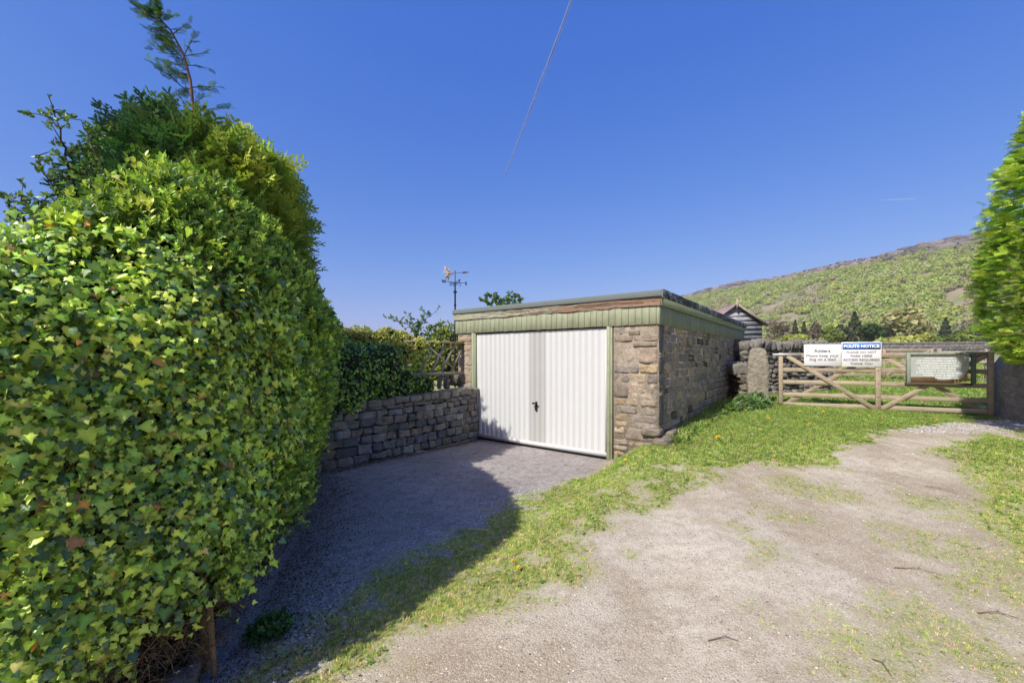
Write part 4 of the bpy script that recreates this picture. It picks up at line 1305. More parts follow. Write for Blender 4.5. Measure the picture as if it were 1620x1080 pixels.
def ivy_zone(y, z):
    return np.interp(z, [0, .3, .8, 1.6, 1.9, 2.12, 2.32, 2.8], [1.9, 2.25, 2.65, 2.8, 2.5, 1.95, 1.35, 1.2])

# inner mass of twigs
def hedge_core(name, inset, y0, y1, parent, col):
    ys = np.linspace(y0, y1, 60); qs = np.linspace(0, 1, 50)
    Y, Q = np.meshgrid(ys, qs, indexing='ij')
    P, N = hedge_pt(Y.ravel(), Q.ravel())
    P = P - N * inset
    P[:, 2] = np.where(np.tile(qs < .03, len(ys)), -.25, np.maximum(P[:, 2], -0.05))
    rough = (fbm(P, 14, 5, 3) - .5) * 0.12
    P = P + N * rough[:, None]
    i = np.arange(len(ys) - 1)[:, None] * len(qs) + np.arange(len(qs) - 1)[None]
    f = np.stack([i, i + 1, i + len(qs) + 1, i + len(qs)], -1).reshape(-1, 4)
    mb = MB(); mb.add(P, f, col)
    # end caps
    for k in (0, len(ys) - 1):
        ring = P[k * len(qs):(k + 1) * len(qs)]; c = ring.mean(0)
        v = np.vstack([ring, c]); n = len(ring)
        mb.add(v, [(a, (a + 1) % n, n, n) for a in range(n)], col)
    return mb

def build_hedge():
    hd = empty("privet_hedge", (-2.2, 3.3, 0)); tag(hd, "tall clipped broadleaf hedge leaning over the drive beyond the ivy", "hedge")
    base = np.array([-2.2, 3.3, 0])
    def fin(mb, name, mat, sm=False, par=None, off=base):
        o = mb.build(name, mat, par or hd, sm); o.location = tuple(-off); return o
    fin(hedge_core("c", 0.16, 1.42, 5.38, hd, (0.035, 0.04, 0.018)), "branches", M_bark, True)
    n = 30000
    y = rng.uniform(1.38, 5.4, n); q = rng.beta(1.3, 1.5, n) * 0.86
    P, N = hedge_pt(y, q)
    zb = ivy_zone(y, P[:, 2]) + 0.5 * (fbm(P, 2.5, 12, 3) - .5)
    keep = (y > zb - 0.10) | (rng.random(n) < 0.10)
    # open brown skirt at the foot
    keep &= ~((P[:, 2] < 0.42) & (rng.random(n) < 0.75 - 1.2 * P[:, 2] + .35 * (y < 3.6)))
    y, q, P, N = y[keep], q[keep], P[keep], N[keep]; n = len(y)
    P = P + N * rng.normal(0.0, 0.045, (n, 1))
    up = np.array([0, 0, 1.0])
    T = norm(N * 0.9 + up * 0.65 + rng.normal(0, .38, (n, 3)))
    R = norm(rng.normal(0, 1, (n, 3)))
    depth = rng.random(n)
    c = pick([(.09, .17, .035, 2.0), (.20, .33, .06, 3.5), (.38, .53, .08, 3.6), (.55, .66, .11, 2.4)], n)
    sh = (fbm(P, 3.0, 90, 3) - .5)[:, None]
    c = c * (1 + 0.8 * sh)
    s = rng.uniform(0.026, 0.046, n)
    mb = MB()
    for k in range(4):
        m = (np.arange(n) % 4) == k
        scatter(mb, *TUFTS[k], P[m], T[m], R[m], s[m], c[m])
    fin(mb, "foliage", M_priv)
    # dead brown twigs near the foot
    tw = MB(); r = random.Random(2)
    for i in range(420):
        yy = r.uniform(1.6, 4.8); p = np.array([float(hx(yy)) - r.uniform(-.03, .25), yy, r.uniform(0.0, .55)])
        d = np.array([r.uniform(-.4, .7), r.uniform(-.8, .5), r.uniform(-.5, .9)]); d /= np.linalg.norm(d)
        L = r.uniform(.08, .3); k = r.uniform(.6, 1.4)
        tw.tube([p, p + d * L * .5 + np.array([0, 0, .02]), p + d * L], [.004, .003, .0015], 4, (0.16 * k, .10 * k, .06 * k), False)
    fin(tw, "twigs", M_bark)

    iv = empty("ivy", (-1.6, 1.9, 0)); ib = np.array([-1.6, 1.9, 0])
    tag(iv, "dense climbing ivy with lobed leaves covering the near end of the hedge", "ivy")
    n = 36000
    y = rng.uniform(1.36, 3.3, n) ** 1.0; q = rng.beta(1.15, 1.6, n) * 0.82
    P, N = hedge_pt(y, q)
    zb = ivy_zone(y, P[:, 2]) + 0.6 * (fbm(P, 2.5, 12, 3) - .5)
    keep = (y < zb + 0.12) | ((rng.random(n) < 0.06) & (y < zb + .6))
    low = P[:, 2] < 0.36 + 0.1 * (vnoise(P, 6, 3) - .5)
    keep &= ~(low & (y > 1.85) & (rng.random(n) < .93))
    keep &= ~((P[:, 2] < 0.22) & (rng.random(n) < .75))
    P, N, y = P[keep], N[keep], y[keep]; n = len(P)
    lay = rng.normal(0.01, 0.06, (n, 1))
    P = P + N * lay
    Nn = norm(N + np.array([0.05, -.25, 0.45]) + rng.normal(0, .44, (n, 3)))
    T = norm(np.array([0.1, 0, -1.0]) + 0.25 * N + rng.normal(0, .58, (n, 3)))
    c = pick([(.07, .13, .06, 1.6), (.14, .23, .09, 1.6), (.17, .29, .05, 2.8), (.33, .47, .06, 3.8), (.52, .63, .09, 3.4), (.50, .48, .12, .4), (.55, .26, .06, .12), (.32, .16, .07, .12)], n)
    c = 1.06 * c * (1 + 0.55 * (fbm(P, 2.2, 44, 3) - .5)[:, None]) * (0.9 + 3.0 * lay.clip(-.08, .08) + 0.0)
    s = np.clip(0.031 * np.exp(rng.normal(0, .32, n)), .014, .066) * np.interp(y, [1.4, 2.0, 2.6], [.86, .92, 1.0])
    mb = MB(); m = rng.random(n) < .72
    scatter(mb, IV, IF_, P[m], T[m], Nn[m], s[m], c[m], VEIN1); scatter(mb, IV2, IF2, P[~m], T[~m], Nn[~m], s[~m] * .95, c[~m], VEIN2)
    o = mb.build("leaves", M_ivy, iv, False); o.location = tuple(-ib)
    st = MB()
    for i in range(260):
        yy = r.uniform(1.45, 2.9); qq = r.uniform(0.02, .55)
        pts = []
        for k in range(5):
            Pk, Nk = hedge_pt(np.array([yy]), np.array([qq])); pts.append(Pk[0] + Nk[0] * r.uniform(-.03, .04)); yy += r.uniform(-.05, .05); qq = min(.8, max(0.01, qq + r.uniform(-.02, .03)))
        k = r.uniform(.7, 1.5)
        st.tube(pts, [.004, .0035, .003, .0025, .0015], 4, (.20 * k, .13 * k, .075 * k), False)
    for i in range(900):   # petioles / dead tangle at the foot
        yy = r.uniform(1.5, 2.15); p = np.array([float(hx(yy)) - r.uniform(-.06, .18), yy, r.uniform(0.05, .36)])
        d = np.array([r.uniform(-.3, .9), r.uniform(-.7, .7), r.uniform(-.6, .6)]); d /= np.linalg.norm(d); L = r.uniform(.04, .14); k = r.uniform(.6, 1.5)
        st.tube([p, p + d * L * .5 + np.array([0, 0, .015]), p + d * L], [.0025, .002, .001], 3, (.24 * k, .15 * k, .075 * k), False)
    o = st.build("stems", M_bark, iv); o.location = tuple(-ib)
build_hedge()

# stakes and boulder at the hedge foot
for (u, Y, hgt, w, lb) in ((326, 2.14, 0.36, 0.028, "thin brown timber stake at the hedge foot, left of its pair"), (339, 2.10, 0.38, 0.024, "thin brown timber stake at the hedge foot, right of its pair")):
    p = at(u, 1060, Y); k = 1.0
    m = MB(); m.box((-w / 2, -w / 2, -0.15), (w / 2, w / 2, hgt), (1, 1, 1))
    o = bevel(m.build("stake", mat_wood("brown_stake_timber", (1, 1, .08), (0.20, 0.11, 0.05), (0.34, 0.21, 0.10), 40), None), .003, 1)
    o.location = (p.x, p.y, 0.0); o.rotation_euler = (0.02, -0.05, 0.5)
    tag(o, lb, "stake", "timber stakes at the hedge foot")
single_stone("boulder", (-1.62, 1.94, 0.0), (0.13, 0.10, 0.11), 0.4, 0.2, (0.22, 0.21, 0.19), "half buried grey stone under the ivy at the hedge foot", "stone", M_stone_w, rough=0.04, seed=77)

# ------------------------------------------------------------------ conifers
def crown_pts(n, cx, cy, zr, rfun, cfun=None, rlo=.72, rhi=1.04):
    z = rng.uniform(zr[0], zr[1], n); a = rng.uniform(0, 2 * math.pi, n)
    r = rfun(z) * (rlo + (rhi - rlo) * np.sqrt(rng.random(n)))
    sx = cfun(z) if cfun is not None else 0
    P = np.stack([cx + sx + r * np.cos(a), cy + r * np.sin(a), z], -1)
    rad = np.stack([np.cos(a), np.sin(a), 0 * a], -1)
    cl = fbm(P, 2.6, 71, 3) - .5
    P = P + rad * (cl * 0.5 * np.minimum(1, rfun(z)))[:, None]
    return P, rad, z

LIT_PAL = [(.34, .44, .06, 3), (.58, .66, .10, 3), (.16, .25, .05, 2.5)]  # yellow-green fronds that paint sunlight onto one flank of a crown
def conifer(name, base, zr, rfun, n, size, pal, label, cfun=None, leader=None, topn=0, droop=0.0, layer=.5, var=0.9, core=.72, lit_flank=None, shag=.07):
    t = empty(name, (base[0], base[1], 0.0)); tag(t, label, "conifer tree")
    off = np.array([base[0], base[1], 0.0])
    zs = np.linspace(0, zr[1] - .1, 8)
    sx = cfun(np.maximum(zs, zr[0])) if cfun is not None else 0 * zs
    tk = MB(); tk.tube(np.stack([sx, 0 * zs, zs], -1), np.linspace(.13, .02, 8), 8, (.16, .10, .07))
    r = random.Random(int(base[0] * 10))
    for i in range(26):
        z = r.uniform(zr[0] + .1, zr[1] - .3); a = r.uniform(0, 6.28); R = float(rfun(np.array([z]))[0]) * .8
        x0 = float(np.interp(z, zs, sx))
        tk.tube([(x0, 0, z - .25), (x0 + R * .5 * math.cos(a), R * .5 * math.sin(a), z - .1), (x0 + R * math.cos(a), R * math.sin(a), z)], [.03, .02, .008], 5, (.15, .10, .07))
    tk.build("trunk", M_bark, t, True)
    P, rad, z = crown_pts(n, base[0], base[1], zr, rfun, cfun)
    tn = sstep(zr[1] - .6, zr[1], z)[:, None]
    up = np.array([0, 0, 1.0])
    T = norm(rad * (1 - .5 * tn) + up * (0.30 + .8 * tn - droop) + rng.normal(0, .32, (n, 3)))
    Nn = norm(up * layer + rng.normal(0, .5, (n, 3)))
    c = pick(pal, n, .18)
    if lit_flank is not None:
        w_ = np.clip(lit_flank(P) + .5 * (fbm(P, 3.5, 41, 3) - .5), 0, 1)[:, None]; c = c * (1 - w_) + w_ * pick(LIT_PAL, n, .2)
    c = c * (1 + var * (fbm(P, 2.2, 23, 3) - .5)[:, None])
    s = rng.uniform(size * .7, size * 1.35, n) * np.where(rng.random(n) < shag, 2.0, 1.0)
    mb = MB()
    for k in range(3):
        m = np.arange(n) % 3 == k
        scatter(mb, *FRONDS[k], P[m], T[m], Nn[m], s[m], c[m])
    if topn:
        # flat dome top
        a = rng.uniform(0, 2 * math.pi, topn); rr = rfun(np.full(topn, zr[1] - .25)) * np.sqrt(rng.random(topn))
        sxx = cfun(np.full(topn, zr[1])) if cfun is not None else 0
        Pt = np.stack([base[0] + sxx + rr * np.cos(a), base[1] + rr * np.sin(a), zr[1] - .25 - .3 * rng.random(topn)], -1)
        T = norm(np.stack([np.cos(a) * .4, np.sin(a) * .4, np.ones(topn)], -1) + rng.normal(0, .4, (topn, 3)))
        scatter(mb, *FRONDS[0], Pt, T, norm(rng.normal(0, 1, (topn, 3))), rng.uniform(size * .8, size * 1.4, topn), pick(pal, topn, .18))
    # dense inner sprays: opaque twiggy heart
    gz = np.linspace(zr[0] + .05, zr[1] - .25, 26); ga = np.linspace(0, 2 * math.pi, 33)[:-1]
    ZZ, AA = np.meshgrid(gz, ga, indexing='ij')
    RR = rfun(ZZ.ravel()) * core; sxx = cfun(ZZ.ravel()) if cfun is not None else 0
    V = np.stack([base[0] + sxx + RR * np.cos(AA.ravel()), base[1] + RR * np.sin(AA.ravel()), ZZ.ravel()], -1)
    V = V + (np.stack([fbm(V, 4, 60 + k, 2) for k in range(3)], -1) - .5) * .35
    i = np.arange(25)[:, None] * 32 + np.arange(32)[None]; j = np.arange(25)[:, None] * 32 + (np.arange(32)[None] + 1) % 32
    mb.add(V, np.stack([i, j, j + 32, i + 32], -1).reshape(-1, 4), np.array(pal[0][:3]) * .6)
    if leader is not None:
        L = np.array(leader, float)
        f, LL = None, len(L)
        tk2 = MB(); tk2.tube(L - off, np.linspace(.022, .004, LL), 5, (.20, .12, .07))
        seg = np.linspace(0, 1, 34); LP = np.stack([np.interp(seg, np.linspace(0, 1, LL), L[:, k]) for k in range(3)], -1)
        for q, p in zip(seg, LP):
            for k in range(2):
                a = r.uniform(0, 6.28); bl = (0.52 - .36 * q) * r.uniform(.4, 1.15)
                d = norm(np.array([math.cos(a) - .35, math.sin(a) * .7, .45 - .1 * q]))
                tip = p + d * bl; nb = max(2, int(bl / .05))
                tt = np.linspace(.15, 1, nb)[:, None]; pp = p + d * bl * tt + np.array([0, 0, -.12 * bl]) * tt ** 2
                dirs = norm(np.tile(d, (nb, 1)) + rng.normal(0, .35, (nb, 3)))
                cc = pick(pal, nb, .2)
                tk2.tube(np.vstack([p, pp]) - off, np.linspace(.006, .0015, nb + 1), 4, (.12, .10, .05), False)
                scatter(mb, *FRONDS[k % 3], pp, dirs, norm(np.array([0, 0, 1.0]) + rng.normal(0, .5, (nb, 3))), np.linspace(size * .95, size * .6, nb), cc)
    if leader is not None: tk2.build("leader_stem", M_bark, t, True)
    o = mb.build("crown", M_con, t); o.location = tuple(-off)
    return t

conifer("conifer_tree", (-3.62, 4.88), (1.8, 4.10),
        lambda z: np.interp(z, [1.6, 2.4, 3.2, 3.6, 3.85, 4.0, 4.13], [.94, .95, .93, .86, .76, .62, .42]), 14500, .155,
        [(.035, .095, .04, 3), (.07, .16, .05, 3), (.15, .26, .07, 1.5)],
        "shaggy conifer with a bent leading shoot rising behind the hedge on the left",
        cfun=lambda z: np.interp(z, [3.4, 4.5], [0, -.15]), lit_flank=lambda P: np.interp(P[:, 0] + .25 * (P[:, 2] - 3.6), [-3.35, -2.98, -2.65], [0, .8, .7]) * np.interp(P[:, 2], [2.6, 3.1], [.3, 1]), shag=.16,  # right flank coloured as if sunlit
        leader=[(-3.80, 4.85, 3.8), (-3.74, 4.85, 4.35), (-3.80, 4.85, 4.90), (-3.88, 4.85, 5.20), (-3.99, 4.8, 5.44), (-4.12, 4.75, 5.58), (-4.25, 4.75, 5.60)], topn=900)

PALR = [(.09, .20, .035, 2.5), (.25, .42, .05, 3), (.48, .64, .08, 3.2), (.66, .76, .12, 2)]
conifer("conifer_tree", (8.80, 5.75), (1.55, 7.2), lambda z: np.interp(z, [1.45, 1.9, 2.6, 3.6, 4.5, 5.5, 6.6, 7.2], [1.1, 1.35, 1.45, 1.40, 1.14, .84, .46, .12]), 22000, .130, PALR,
        "bright green conifer overhanging the broad gatepost at the right edge", droop=.1, layer=.9, shag=.02)
conifer("conifer_tree", (7.9, 3.1), (1.5, 6.6), lambda z: np.interp(z, [1.4, 2.2, 4, 5.2, 6.6], [1.2, 1.45, 1.35, .9, .15]), 3500, .2, PALR,
        "second conifer of the right hand row, standing nearer than the gate", droop=.1, layer=.9, shag=.02)

# ------------------------------------------------------------------ whippy shrubs
def whips(name, label, cat, base, stems, leafpal, leaf=.028, seed=1, spur=.16, dens=1.0, mat=None, group=None, extra=None):
    r = random.Random(seed)
    t = empty(name, (base[0], base[1], base[2])); tag(t, label, cat, group)
    off = np.array(base, float)
    st = MB(); lp = []; lt = []
    for pts in stems:
        P = np.array([tuple(p) for p in pts], float); L = np.r_[0, np.cumsum(np.linalg.norm(np.diff(P, axis=0), axis=1))]
        n = max(4, int(L[-1] / .06))
        q = np.stack([np.interp(np.linspace(0, L[-1], n), L, P[:, k]) for k in range(3)], -1)
        q = q + rng.normal(0, .006, q.shape)
        th = .012 * (L[-1] / 1.2)
        st.tube(q - off, np.linspace(max(.006, th), .0025, n), 5, (.055, .045, .035))
        for i in range(2, n):
            for _ in range(2):
                if r.random() < .62 * dens:
                    d = norm(np.array([r.uniform(-1, 1), r.uniform(-1, 1), r.uniform(-.1, .9)])); l = spur * r.uniform(.3, 1.2) * (1.2 - .6 * i / n)
                    e = q[i] + d * l
                    st.tube([q[i] - off, q[i] + d * l * .5 - off + np.array([0, 0, .01]), e - off], [.0035, .0025, .0015], 4, (.06, .045, .035), False)
                    for k in range(int(2 + l / .03)):
                        f_ = r.uniform(.35, 1.05); lp.append(q[i] + d * l * f_ + rng.normal(0, .008, 3)); lt.append(d + rng.normal(0, .6, 3))
            if r.random() < .5: lp.append(q[i] + rng.normal(0, .012, 3)); lt.append(rng.normal(0, 1, 3) + np.array([0, 0, 1]))
    st.build("branches", M_bark, t)
    lp = np.array(lp); lt = norm(np.array(lt)); n = len(lp)
    mb = MB(); v, f = privet_tuft(50 + seed, 3)
    if extra is not None: lp = np.vstack([lp, extra[0]]); lt = np.vstack([lt, extra[1]]); n = len(lp)
    scatter(mb, v, f, lp, lt, norm(rng.normal(0, 1, (n, 3))), rng.uniform(leaf * .7, leaf * 1.25, n), pick(leafpal, n, .2))
    o = mb.build("leaves", M_priv, t); o.location = tuple(-off)
    return t

HAW = [(.08, .15, .04, 3), (.15, .25, .05, 3), (.25, .36, .08, 1)]
D = 2.75
whips("wild_shrub", "dark thorny shrub with long leafy shoots rising behind the ivy at far left", "shrub", (-3.0, D, 0),
      [[(-3.0, D, 0.3), at(128, 345, D), at(108, 260, D), at(96, 205, D), at(76, 150, D)],
       [(-3.0, D, 0.3), at(150, 330, D), at(160, 265, D), at(128, 190, D)],
       [(-3.0, D, .3), at(130, 370, D), at(85, 300, D), at(55, 245, D)],
       [(-3.0, D, .3), at(110, 380, D), at(60, 335, D), at(-5, 310, D)],
       [(-3.0, D, .3), at(140, 350, D), at(150, 300, D + .1), at(140, 215, D + .1)],
       [(-3.0, D, .3), at(100, 380, D), at(50, 355, D), at(10, 345, D)],
       [(-3.0, D, .3), at(100, 390, D), at(40, 375, D), at(-20, 365, D)]] +
      [[(-3.0, D, .3), at(110 + 20 * i, 385, D), at(40 + 22 * i, 372 - 9 * i, D + .05 * i), at(20 + 24 * i, 350 - 16 * i, D)] for i in range(6)],
      HAW, .034, 3, .2, 1.0)
D = 9.6
whips("hawthorn", "thin hawthorn shoots sticking up above the honeysuckle beyond the garden wall", "shrub", (-2.3, D, 0.9),
      [[(-2.3, D, .9), at(658, 545, D), at(652, 515, D), at(612, 502, D)], [(-2.3, D, .9), at(655, 532, D), at(668, 508, D), at(690, 493, D)],
       [(-2.3, D, .9), at(662, 520, D), at(668, 500, D), at(669, 487, D)], [(-2.3, D, .9), at(650, 540, D), at(640, 520, D), at(630, 508, D)],
       [(-2.3, D, .9), at(660, 525, D), at(650, 508, D), at(641, 495, D)], [(-2.3, D, .9), at(680, 520, D), at(700, 510, D + .2)]], HAW, .05, 5, .22, .8)
D = 16.5
whips("elder_bush", "leafy sprigs showing over the garage roof edge", "shrub", (-.3, D, 1.0),
      [[(-.3, D, 1.0), at(790 + 3 * i, 490, D), at(762 + 11 * i, 474 - 12 * math.sin(i * 1.1) ** 2, D + .1 * i)] for i in range(7)], HAW, .10, 6, .35, .9)

# ------------------------------------------------------------------ leafy masses (ellipsoid groups)
def blob_cloud(blobs, n, zmin=None):
    w = np.array([b[3] * b[4] for b in blobs]); k = rng.choice(len(blobs), n, p=w / w.sum())
    B = np.array(blobs)[k]
    d = norm(rng.normal(0, 1, (n, 3))); rr = (0.72 + .30 * rng.random((n, 1)))
    P = B[:, :3] + d * rr * np.stack([B[:, 3], B[:, 3], B[:, 4]], -1)
    P = P + d * (fbm(P, 3.5, 19, 3) - .5)[:, None] * .5 * B[:, 3:4]
    return P, d

def leafy(name, label, cat, blobs, n, pal, size, tmpl, mat=M_priv, tip=(0, 0, .5), core=True, group=None, var=.6, corecol=(.02, .03, .012), stems=None):
    c0 = np.array([np.mean([b[0] for b in blobs]), np.mean([b[1] for b in blobs]), 0.0])
    t = empty(name, tuple(c0)); tag(t, label, cat, group)
    P, d = blob_cloud(blobs, n)
    T = norm(d * .7 + np.array(tip) + rng.normal(0, .4, (n, 3))); Nn = norm(d + np.array([0, 0, .3]) + rng.normal(0, .5, (n, 3)))
    c = pick(pal, n, .2) * (1 + var * (fbm(P, 3, 29, 3) - .5)[:, None])
    mb = MB()
    for k, tm in enumerate(tmpl):
        m = np.arange(n) % len(tmpl) == k
        scatter(mb, *tm, P[m], T[m], Nn[m], rng.uniform(size * .7, size * 1.3, m.sum()), c[m])
    o = mb.build("leaves", mat, t); o.location = tuple(-c0)
    st = MB(); r = random.Random(len(label))
    for b in blobs:
        if core:
            tv, tf = round_box(9, 2.0)
            V = tv * np.array([b[3], b[3], b[4]]) * .78 + np.array(b[:3]); V = V + (np.stack([fbm(V, 5, 3 + k, 2) for k in range(3)], -1) - .5) * .3 * b[3]
            st.add(V - c0, tf, corecol)
        for i in range(3):
            e = np.array(b[:3]) + norm(rng.normal(0, 1, 3)) * np.array([b[3], b[3], b[4]]) * .9
            st.tube([np.array([b[0], b[1], max(0, b[2] - b[4])]) - c0, np.array(b[:3]) - c0, e - c0], [.02, .012, .004], 5, (.10, .07, .05), False)
    st.build("stems", M_bark, t, True)
    return t

IVYT = [(IV, IF_), (IV2, IF2)]
leafy("ivy_bank", "dark ivy tumbling over the top of the curved garden wall", "ivy",
      [(-3.05, 5.55, 1.25, .42, .62), (-2.75, 5.95, 1.25, .40, .60), (-2.55, 6.25, 1.40, .38, .52), (-2.35, 6.6, 1.42, .36, .48), (-2.12, 6.95, 1.48, .32, .42), (-2.5, 6.2, 1.05, .3, .3), (-1.9, 7.2, 1.2, .22, .28), (-1.72, 7.45, 1.12, .15, .2), (-1.55, 7.6, 1.1, .12, .18), (-2.12, 6.75, 1.08, .2, .17), (-1.9, 7.05, 1.08, .18, .15), (-2.35, 6.45, 1.06, .22, .2), (-2.55, 6.15, .98, .24, .3), (-2.68, 5.95, .85, .2, .3), (-1.62, 7.35, 1.08, .12, .12), (-2.85, 5.7, .95, .25, .30)],
      9500, [(.09, .19, .05, 3), (.19, .34, .06, 3), (.34, .52, .09, 2.5), (.50, .64, .12, 1.4)], .042, IVYT, M_ivy, (0, -.1, -.7))
leafy("honeysuckle", "yellow green honeysuckle in sun along the top of the trellis", "climbing plant",
      [(-3.55, 6.95, 1.92, .36, .24), (-3.05, 7.15, 1.92, .34, .23), (-2.70, 7.45, 1.93, .31, .22), (-2.38, 7.62, 1.90, .29, .22), (-2.10, 7.75, 1.92, .27, .21), (-2.85, 6.75, 1.72, .26, .2), (-2.3, 7.2, 1.68, .24, .2), (-1.92, 7.5, 1.70, .2, .2), (-1.75, 7.7, 1.86, .16, .13), (-1.5, 7.95, 1.86, .10, .09), (-1.28, 8.2, 1.87, .08, .07), (-1.08, 8.42, 1.87, .08, .07), (-0.95, 8.5, 1.86, .07, .09), (-2.3, 7.6, 1.98, .25, .2)],
      8500, [(.34, .40, .08, 3), (.50, .54, .12, 3), (.66, .62, .20, 2), (.58, .40, .20, .8)], .030, TUFTS[:2], M_priv, (0, 0, .5))
leafy("garden_bush", "rounded light green bush left of the garage beyond the weather vane pole", "bush",
      [(-1.9, 11.8, 1.7, .75, .9), (-1.25, 11.9, 1.5, .7, .75), (-2.4, 12.0, 1.4, .6, .7)], 4200,
      [(.12, .18, .04, 3), (.22, .29, .05, 3), (.32, .37, .08, 2)], .06, TUFTS[2:])
leafy("nettle_clump", "lush nettles and weeds growing against the left gatepost", "plant",
      [(4.98, 8.75, .62, .26, .22), (5.3, 8.9, .62, .24, .22), (5.55, 9.1, .55, .2, .16), (4.75, 8.55, .52, .2, .14)], 1500,
      [(.13, .24, .08, 3), (.20, .33, .11, 3), (.30, .42, .17, 1.5)], .045, TUFTS, M_priv, (0, 0, .2), corecol=(.03, .05, .015))
leafy("wall_foot_weeds", "leafy weeds along the foot of the garage side wall", "plant",
      [(4.15, 8.2, .42, .22, .14), (3.85, 7.85, .40, .17, .12), (3.5, 7.5, .38, .15, .10), (3.15, 7.1, .36, .13, .09), (4.5, 8.5, .48, .2, .15), (2.8, 6.65, .36, .1, .07)], 1300,
      [(.10, .20, .04, 3), (.16, .29, .06, 3), (.26, .38, .09, 1)], .038, TUFTS, M_priv, (0, 0, .3), corecol=(.03, .05, .015))
p1 = on_ground(432, 1005)
leafy("drive_weed", "small leafy weed growing on the shaded drive near the stakes", "plant",
      [(p1[0], p1[1], .05, .09, .07), (p1[0] - .05, p1[1] - .05, .04, .07, .05)], 170, [(.05, .12, .03, 3), (.08, .18, .04, 2)], .028, TUFTS, core=False)

# ------------------------------------------------------------------ grass
def blade_tuft(seed, n=9, spread=.5):
    r = random.Random(seed); V = []; Fc = []
    for i in range(n):
        a = r.uniform(0, 6.28); x, z = r.uniform(-spread, spread), r.uniform(-spread, spread)
        h = r.uniform(.55, 1.25); ln = r.uniform(.15, .95) * h; w = r.uniform(.045, .075)
        d = np.array([math.cos(a), 0, math.sin(a)]); s = np.array([-math.sin(a), 0, math.cos(a)]) * w
        o = np.array([x, 0, z]); m = o + d * ln * .35 + np.array([0, h * .62, 0]); e = o + d * ln + np.array([0, h * .85, 0])
        k = len(V); V += [o - s, o + s, m - s * .8, m + s * .8, e]
        Fc += [(k, k + 1, k + 3), (k, k + 3, k + 2), (k + 2, k + 3, k + 4)]
    return np.array(V), np.array(Fc)
GT = [blade_tuft(s) for s in range(6)]

def build_grass():
    mb = MB()
    GP = [(.10, .19, .04, 2), (.19, .31, .06, 3.5), (.29, .43, .09, 4), (.40, .51, .13, 2.5), (.50, .47, .22, 1.5), (.52, .43, .27, .9)]
    def zone(n, x0, x1, y0, y1, size, dens=1.0, cut=None, minh=.6, pal=GP, power=1.0):
        x = rng.uniform(x0, x1, n); y = rng.uniform(y0, y1, n)
        g, d, r_ = masks(x, y)
        gd = sdist(x, y, GARDEN)
        gar = ((x - G0[0]) * EF[0] + (y - G0[1]) * EF[1] > -.1) & ((x - G0[0]) * EF[0] + (y - G0[1]) * EF[1] < GW + .05) & ((x - G0[0]) * ES[0] + (y - G0[1]) * ES[1] > -.02) & ((x - G0[0]) * ES[0] + (y - G0[1]) * ES[1] < GL)
        keep = (rng.random(n) < g ** power * dens) & (gd > 0) & ~gar & (g > .12)
        # visible wedge with margin
        keep &= (np.abs(x) < 1.45 * y + .5)
        if cut is not None: keep &= cut(x, y)
        x, y, g = x[keep], y[keep], g[keep]; m = len(x)
        P = np.stack([x, y, H(x, y) - .004], -1)
        dry = fbm(P[:, :2], 1.7, 66, 3)
        lush = np.clip((y - 3.0) / 4.5, 0, 1)
        c = pick(pal, m, .18)
        c = c * (0.8 + .5 * dry)[:, None]
        c *= (1.25 - .25 * lush)[:, None]; c[:, 0] *= 1.20 - .22 * lush; c[:, 2] *= 1.1 - .2 * lush
        s = size * rng.uniform(minh, 1.2, m) * (0.55 + .6 * g)
        T = norm(np.array([0, 0, 1.0]) + rng.normal(0, .22, (m, 3)))
        R = norm(rng.normal(0, 1, (m, 3)))
        for k in range(6):
            q = np.arange(m) % 6 == k
            scatter(mb, *GT[k], P[q], T[q], R[q], s[q], c[q])
    zone(90000, -1.6, 6.5, 1.7, 5.0, .019, 1.0, power=.8)
    zone(95000, .5, 10.0, 5.0, 9.4, .030, 1.0, power=.7)
    zone(16000, 4.5, 13.0, 1.8, 7.0, .032, .9)
    zone(30000, 5.2, 16, 9.2, 15, .065, .9, power=.6)
    zone(32000, 8, 40, 14, 40, .11, .9, power=.6)
    # flat rosettes of plantain, dock and clover among the blades
    n = 16000; x = rng.uniform(-1.6, 9.5, n); y = rng.uniform(1.8, 9.0, n)
    g, d, r_ = masks(x, y); gd = sdist(x, y, GARDEN)
    k = (g > .62) & (gd > .15) & (np.abs(x) < 1.4 * y) & (fbm(np.stack([x, y], -1), 2.3, 5, 3) > .47) & ~((x - 2.14) * EF[0] + (y - 6.03) * EF[1] < .04) 
    x, y = x[k], y[k]; m = len(x); P = np.stack([x, y, H(x, y) + .004], -1)
    scatter(mb, *TUFTS[1], P, norm(np.array([0, 0, 1.0]) + rng.normal(0, .2, (m, 3))), norm(rng.normal(0, 1, (m, 3))), rng.uniform(.010, .030, m), pick([(.17, .28, .06, 3), (.26, .40, .09, 3), (.36, .46, .15, 1.5)], m, .2))
    # longer grass against the side wall
    n = 1500; t = rng.uniform(0.1, 4.6, n); off = rng.uniform(0.02, .30, n)
    x = 2.15 + ES[0] * t + EF[0] * off; y = 6.04 + ES[1] * t + EF[1] * off
    P = np.stack([x, y, H(x, y)], -1)
    scatter(mb, *GT[1], P, norm(np.array([0, 0, 1.0]) + rng.normal(0, .3, (n, 3))), norm(rng.normal(0, 1, (n, 3))), rng.uniform(.06, .12, n), pick(GP, n))
    o = mb.build("grass", M_grass); tag(o, "short worn grass of the verge and the pasture beyond the gate", "grass", None, "stuff")
build_grass()

